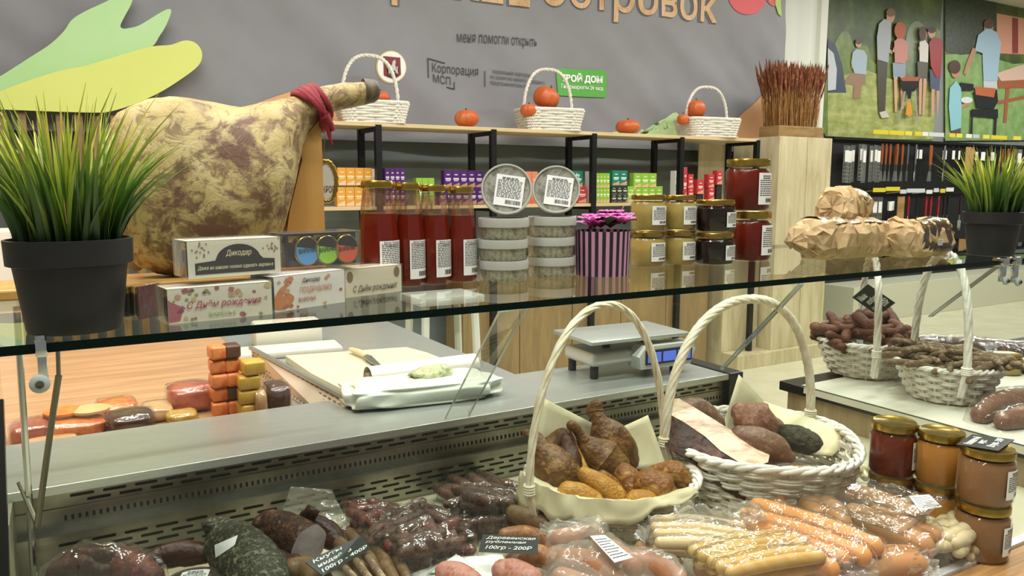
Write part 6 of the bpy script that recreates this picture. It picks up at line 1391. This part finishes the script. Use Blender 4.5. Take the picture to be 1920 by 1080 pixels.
# crusted rolls at the left
rl = limb('herb_crusted_roll', 'large grey-green herb-crusted roll with a white sticker at left', 'smoked meat', [(390, 984, 12, .90), (404, 992, 26, .89), (428, 1018, 47, .875), (462, 1052, 56, .868), (492, 1088, 54, .862), (508, 1118, 36, .86)], 'herb_roll', amp=.06, fine=.03)
def sticker(parent, quad):
    o = parent.location; q = [P(a, b, D=d) - o for a, b, d in quad]; mb = MB(); n = 6; vs = []
    for j in (0, 1):
        for i in range(n + 1):
            u = i / n; p = q[0].lerp(q[1], u) if j == 0 else q[3].lerp(q[2], u); p = p + Vector((-.25, -.6, .5)) * .006 * math.sin(PI * u); vs.append(p)
    mb.add(vs, [(i, i + 1, n + 2 + i, n + 1 + i) for i in range(n)]); return mb.build('sticker', 'label_paper', parent, 60)
bpy.context.view_layer.update()
from mathutils.bvhtree import BVHTree
def on_surface(o, px, py, lift=.0015):
    me = o.data; Mw = o.matrix_world; t = BVHTree.FromPolygons([Mw @ v.co for v in me.vertices], [p_.vertices[:] for p_ in me.polygons]); e = Vector((0, 0, CZ)); d = (P(px, py, D=1) - e).normalized(); h_ = t.ray_cast(e, d)
    return None if h_[0] is None else h_[0] - d * lift
def stick_on(parent, quad, n=6, m='label_paper', nm='sticker'):
    o = parent.children[0]; g = []
    for j in range(n + 1):
        for i in range(n + 1):
            u, v = i / n, j / n; x = [(quad[0][k] * (1 - u) + quad[1][k] * u) * (1 - v) + (quad[3][k] * (1 - u) + quad[2][k] * u) * v for k in (0, 1)]; q = on_surface(o, *x)
            g.append((q or P(*x, z=parent.location.z + .04)) - parent.location)
    MB().add(g, [(j * (n + 1) + i, j * (n + 1) + i + 1, (j + 1) * (n + 1) + i + 1, (j + 1) * (n + 1) + i) for j in range(n) for i in range(n)]).build(nm, m, parent, 60)
stick_on(rl, [(404, 1046), (402, 1022), (446, 1003), (440, 1022)])
rl = limb('netted_roll', 'brown netted meat roll with a pale wrapped cut end', 'smoked meat', [(488, 986, 20, .885), (505, 985, 30, .885), (540, 1003, 40, .88), (578, 1024, 41, .875)], 'net_roll', amp=.04, fine=.03, ends=(True, False))
w0, w1 = W4((540, 1003, 40, .88), 0), W4((578, 1024, 41, .875), 0); ax = (Vector(w1[:3]) - Vector(w0[:3])).normalized(); u_ = ax.orthogonal().normalized(); v_ = ax.cross(u_); ctr = Vector(w1[:3]) - rl.location + ax * .0015
mb = MB(); mb.add([ctr + ax * .003] + [ctr + (u_ * math.cos(2 * PI * i / 32) + v_ * math.sin(2 * PI * i / 32)) * w1[3] * (1.0 + .03 * math.sin(5 * i)) for i in range(32)], [(0, 1 + i, 1 + (i + 1) % 32) for i in range(32)]); mb.build('cut_end', 'cut_face_film', rl, 180)
limb('netted_roll', 'dark netted meat roll lying under the one with the pale cut end', 'smoked meat', [(495, 1030, 26, .852), (520, 1050, 36, .85), (548, 1080, 34, .848)], 'net_roll', amp=.06, fine=.03)
rl = limb('dried_meat', 'small dark red dried meat with a knotted top beside the netted roll', 'smoked meat', [(572, 966, 12, .90), (588, 984, 20, .885), (612, 1002, 25, .87), (634, 1022, 16, .86)], 'dark_meat', amp=.16, fine=.04)
MB().tube([P(570, 968, z=.905) - rl.location, P(580, 955, z=.915) - rl.location, P(592, 962, z=.912) - rl.location, P(586, 974, z=.90) - rl.location], [.005, .008, .007, .004], 8).build('knot', 'dark_meat', rl, 180)
sheet('plastic_flap', 'clear plastic bag flap standing behind the small dark dried meat', [D_(520, 985, 1.30), D_(545, 912, 1.315), D_(622, 918, 1.31), D_(655, 985, 1.27)], 'film_milky', 10, .012, 7, 'bag', .012)
limb('dried_meat', 'dark wrinkled dried meat between the bagged meat and the herb roll', 'smoked meat', [(268, 1062, 14, .86), (300, 1046, 22, .862), (345, 1038, 24, .862), (385, 1040, 18, .862)], 'dark_meat', amp=.2, fine=.05)
pack('bagged_meat', 'dark red meat pieces in a clear bag at the far left of the tray', [[(110, 1075, 26, .862), (160, 1062, 36, .866), (205, 1072, 30, .862)], [(190, 1052, 24, .872), (240, 1062, 34, .866), (285, 1085, 24, .86)], [(150, 1045, 20, .88), (205, 1042, 20, .885)]], 'dark_meat', wr=.012, ws=22, pad=.03, seed=21, part='meat_piece', amp=.14, mats=['dark_meat', 'dried_red', 'dark_meat'])
p = P(362, 1092, z=.868); s = mpp(p); t = thing('black_tub', 'round black tub with a paper-labelled lid in front of the herb roll', 'tub', (p.x, p.y, DECK + .0005)); rr_ = 56 * s; hh = .868 - DECK
MB().lathe([(.001, 0), (rr_ * .9, 0), (rr_ * .97, hh * .8), (.001, hh * .8)], 40).build('tub', flat('#15120f', .2), t); MB().lathe([(.001, hh * .985), (rr_ * .86, hh * .985), (rr_ * .9, hh * 1.03), (rr_, hh * 1.03), (rr_ * 1.0, hh * .82), (rr_ * .97, hh * .81)], 48).build('lid', flat('#4a4038', .15, 0, 1), t, 40)
label('lid_label', t, rr_ * .9, rr_ * 1.1, None, (rr_ * .05, rr_ * .3, hh * 1.0), (-PI / 2, 0, R(-20)), lines=9, bar=False)
limb('wrapped_sausage', 'beige plastic-wrapped sausage end in front of the netted roll', 'sausage', [(548, 1064, 18, .872), (575, 1066, 22, .87), (606, 1090, 20, .865)], 'grey_sausage', amp=.06)
# village sausage round the straight card
limb('village_sausage', 'grey-brown sausage resting against the poultry basket above the price card', 'sausage', [(962, 962, 16, .872), (985, 970, 20, .872), (1012, 980, 20, .87), (1046, 994, 15, .866)], 'grey_sausage', amp=.05)
limb('village_sausage', 'orange-brown sausage peeking over the right end of the straight price card', 'sausage', [(945, 1003, 13, .858), (985, 1000, 15, .86), (1020, 1012, 15, .86)], 'rustic_sausage', amp=.05)
limb('village_sausage', 'curved coarse sausage below the straight price card', 'sausage', [(955, 1064, 16, .862), (976, 1046, 21, .864), (1008, 1042, 22, .864), (1042, 1054, 19, .862)], 'rustic_sausage', amp=.08)
limb('village_sausage', 'short coarse sausage right of the straight price card', 'sausage', [(1022, 1010, 17, .87), (1040, 1028, 19, .868), (1052, 1050, 16, .864)], 'rustic_sausage', amp=.08)
sheet('paper_wrap', 'white paper wrap under the two red salami halves', [P(755, 1100, z=.848), P(985, 1100, z=.848), P(942, 1040, z=.852), P(790, 1046, z=.852)], flat('#dcdcd4', .6), 8, .006, 3, 'paper', .006)
sheet('paper_wrap', 'white pointed paper corner behind the left red salami half', [P(800, 1075, z=.855), P(892, 1066, z=.86), P(868, 1046, z=.862), P(855, 1038, z=.866)], flat('#dcdcd4', .6), 6, .003, 5, 'paper', .003)
limb('salami_half', 'dark red salami half on white paper, left of two', 'sausage', [(832, 1072, 20, .875), (855, 1080, 26, .872), (884, 1096, 26, .868)], 'salami_cut', amp=.08)
limb('salami_half', 'lighter red salami half on white paper, right of two', 'sausage', [(940, 1070, 22, .875), (962, 1076, 29, .872), (994, 1092, 28, .868)], 'salami_cut', amp=.08)
limb('turkey_stick', 'flat pale sausage under film in front of the big vacuum pack', 'sausage', [(740, 1075, 14, .846), (790, 1068, 16, .846), (850, 1058, 12, .846)], 'meat_pink', amp=.1)
# bags of sausages, right half
sb1 = pack('sausage_bag', 'milky clear bag of thick pink sausages with a white strip label in the front centre', [[(1060, 1050, 22, .875), (1110, 1058, 26, .878), (1150, 1085, 24, .872)], [(1110, 1022, 20, .875), (1150, 1035, 22, .876), (1190, 1062, 22, .872)], [(1190, 1050, 20, .876), (1235, 1062, 22, .874), (1275, 1090, 20, .87)], [(1045, 1010, 18, .885), (1085, 1008, 20, .888), (1120, 1000, 16, .885)], [(1050, 1085, 22, .868), (1095, 1098, 22, .868)]], 'pink_sausage', film='film_milky', wr=.012, ws=26, pad=.022, seed=31, rz=R(-30), labelq=[(1152, 1056, .905), (1187, 1046, .905), (1134, 1004, .915), (1106, 1006, .915)])
limb('bead_sausage', 'string of small round beige sausages under the pale wiener pack', 'sausage', [(1200, 1026, 12, .868), (1213, 1032, 7, .868), (1222, 1036, 13, .868), (1235, 1042, 7, .868), (1246, 1046, 13, .868), (1258, 1052, 7, .866), (1270, 1056, 12, .866)], 'frank_beige', amp=.02)
def rowlinks(a, b, n, step, r, z, dz=0, sag=0):
    return [[(a[0] + step[0] * k, a[1] + step[1] * k, r * .85, z + dz * (k % 2)), ((a[0] + b[0]) / 2 + step[0] * k, (a[1] + b[1]) / 2 + step[1] * k - sag, r, z + dz * (k % 2)), (b[0] + step[0] * k, b[1] + step[1] * k, r * .85, z + dz * (k % 2))] for k in range(n)]
wp1 = pack('wiener_pack', 'pack of pale wieners pointing right, behind the straw-coloured pack', rowlinks((1224, 976), (1390, 990), 4, (4, 14), 13, .90, .004, 5) + rowlinks((1220, 1000), (1380, 1015), 3, (6, 14), 13, .882), 'wiener_pale', wr=.005, ws=45, pad=.022, seed=41, rz=R(-35), soft=2)
wp2 = pack('wiener_pack', 'pack of straw-yellow wieners with orange ends in the very front', rowlinks((1300, 1034), (1470, 1004), 5, (17, 10), 14, .905, .004, 4) + rowlinks((1310, 1056), (1480, 1030), 4, (22, 10), 14, .886), 'wiener_straw', wr=.006, ws=42, pad=.025, seed=43, rz=R(-20), soft=2)
fp1 = pack('frankfurter_pack', 'long glossy pack of orange frankfurters, rear one of two', rowlinks((1420, 952), (1640, 1026), 2, (-22, 18), 23, .895, 0, 2), 'frank_orange', wr=.006, ws=40, pad=.018, seed=47, rz=R(-50), soft=2)
pack('frankfurter_pack', 'long glossy pack of orange frankfurters, front one of two', rowlinks((1380, 984), (1580, 1050), 2, (-22, 17), 22, .888, 0, 2), 'frank_orange', wr=.006, ws=40, pad=.018, seed=49, rz=R(-50), soft=2)
sb3 = pack('sausage_bag', 'large clear bag of thick beige sausages with a printed sticker near the jars', [[(1452, 905, 20, .885), (1456, 930, 24, .88), (1462, 955, 20, .875)], [(1490, 908, 20, .89), (1540, 912, 24, .895), (1590, 925, 20, .89)], [(1502, 935, 20, .885), (1518, 948, 24, .88), (1532, 968, 20, .875)], [(1545, 945, 20, .882), (1562, 965, 27, .878), (1580, 985, 20, .874)], [(1600, 962, 20, .872), (1650, 985, 27, .87), (1730, 1025, 24, .866)], [(1600, 925, 18, .888), (1660, 945, 22, .885), (1720, 970, 18, .88)], [(1640, 965, 18, .88), (1700, 990, 22, .876), (1750, 1005, 18, .872)], [(1470, 890, 16, .89), (1510, 892, 18, .892), (1560, 898, 14, .89)]], 'frank_beige', wr=.009, ws=24, pad=.028, seed=53, rz=R(-52), labelq=[(1724, 958, .917), (1766, 951, .917), (1742, 928, .925), (1704, 931, .925)], soft=4)
sheet('wrap_flap', None, [P(1478, 925, z=.905), P(1585, 884, z=.925), P(1778, 935, z=.925), P(1690, 1006, z=.908)], 'film', 14, .006, 17, crease=.008, parent=sb3)
sb2 = pack('sausage_bag', 'lower clear bag of thick beige sausages at the front edge', [[(1515, 1070, 20, .865), (1545, 1060, 26, .867), (1580, 1070, 22, .865)], [(1590, 1085, 20, .862), (1650, 1064, 26, .862), (1720, 1058, 22, .86)], [(1600, 1050, 18, .862), (1660, 1042, 20, .862), (1710, 1040, 18, .86)]], 'frank_beige', wr=.012, ws=26, pad=.03, seed=57, rz=R(-45))
for k, q in enumerate(([(1312, 1066, 15, .858), (1332, 1070, 18, .858), (1350, 1082, 15, .856)], [(1350, 1078, 15, .856), (1385, 1074, 18, .856), (1420, 1086, 15, .854)], [(1420, 1082, 15, .858), (1470, 1066, 19, .858), (1510, 1062, 15, .856)])):
    limb('frankfurter', 'beige frankfurter under the straw-yellow pack, ' + ('left', 'middle', 'right')[k] + ' of three', 'sausage', q, 'frank_beige', amp=.03)
for par, q, sd in ((wp1, [(1188, 1010, .885), (1208, 968, .905), (1232, 972, .91), (1225, 1020, .89)], 1), (wp1, [(1270, 985, .91), (1262, 944, .925), (1360, 950, .93), (1392, 990, .905)], 2), (wp2, [(1400, 1066, .89), (1440, 1020, .918), (1520, 1008, .915), (1535, 1060, .885)], 3),
                   (fp1, [(1362, 985, .90), (1368, 938, .925), (1425, 944, .925), (1440, 975, .915)], 4), (sb1, [(1000, 1000, .885), (1030, 975, .90), (1130, 968, .915), (1120, 1015, .90)], 5), (sb2, [(1540, 1085, .875), (1555, 1040, .90), (1640, 1048, .895), (1650, 1085, .875)], 6), (sb2, [(1700, 1075, .862), (1715, 1035, .88), (1752, 1030, .88), (1765, 1078, .855)], 7)):
    sheet('wrap_end', None, [P(a, b, z=z) for a, b, z in q], 'film_milky', 12, .008, sd, crease=.022, parent=par)
def lumps(px, py, rx, ry, n, r, z, seed, H=.02, el=1.5):
    rn = random.Random(seed); o = []
    for k in range(n):
        t = math.sqrt((k + .5) / n); a = k * 2.4; x, y = px + rx * t * math.cos(a), py + ry * t * math.sin(a); b = rn.uniform(0, PI); l = r * el * rn.uniform(.5, 1.1); zz = z + H * (1 - t * t)
        o.append([(x - l * math.cos(b), y - l * .6 * math.sin(b), r * .8, zz), (x, y, r * rn.uniform(.85, 1.1), zz), (x + l * math.cos(b), y + l * .6 * math.sin(b), r * .8, zz)])
    return o
pack('cheese_bag', 'small vacuum bag of pale cheese pieces behind the ham basket rim', lumps(1590, 884, 32, 14, 10, 9, .865, 2), 'cheese_pale', part='cheese_piece', wr=.002, off=.0005, pad=.006, seed=61, soft=1, nx=30, ny=30)
pack('cheese_bag', 'flat vacuum bag of pale cheese lumps before the amber jar', lumps(1738, 915, 62, 24, 18, 14, .872, 4), 'cheese_pale', part='cheese_piece', wr=.002, off=.0005, pad=.008, seed=63, soft=1)
pack('cheese_bag', 'larger vacuum bag of pale cheese sticks before the brown jar', lumps(1788, 998, 58, 34, 17, 15, .842, 6, .03, 2.0), 'cheese_pale', part='cheese_piece', wr=.003, off=.0005, pad=.01, seed=67, soft=1)
pack('cheese_bag', 'low vacuum bag of pale cheese at the right front rail', lumps(1822, 1026, 28, 10, 7, 10, .832, 8, .008), 'cheese_pale', part='cheese_piece', wr=.006, off=.001, pad=.02, seed=71, soft=2)
# ---- packed meat on the side counter
pack('bacon_pack', 'pinkish bacon slab in clear film at the right edge of the side counter', [[(1838, 778, 18, .925), (1880, 758, 26, .928), (1940, 752, 26, .928)], [(1880, 790, 18, .925), (1930, 782, 24, .926), (1975, 790, 22, .925)]], 'meat_pink', part='meat_piece', wr=.006, ws=30, pad=.02, seed=73, amp=.12)
pack('bacon_pack', 'long dark vacuum-packed meat lying behind the right small basket', [[(1730, 640, 10, .93), (1810, 646, 14, .93), (1900, 656, 14, .93), (1960, 664, 10, .93)]], 'dark_meat', part='meat_piece', wr=.008, ws=30, pad=.03, seed=79)
pack('bacon_pack', 'second dark packed meat between the long pack and the bacon slab', [[(1880, 672, 9, .925), (1930, 690, 13, .925), (1990, 700, 12, .925)]], 'dark_meat', part='meat_piece', wr=.008, ws=30, pad=.03, seed=83)
p = P(1886, 700, z=.908); s = mpp(p); jar(Vector((p.x, p.y, .9085)), 26 * s, 38 * s, 'mustard', 'small pale jar with gold lid on the side counter beside the right basket', 'preserve_jar', 0)
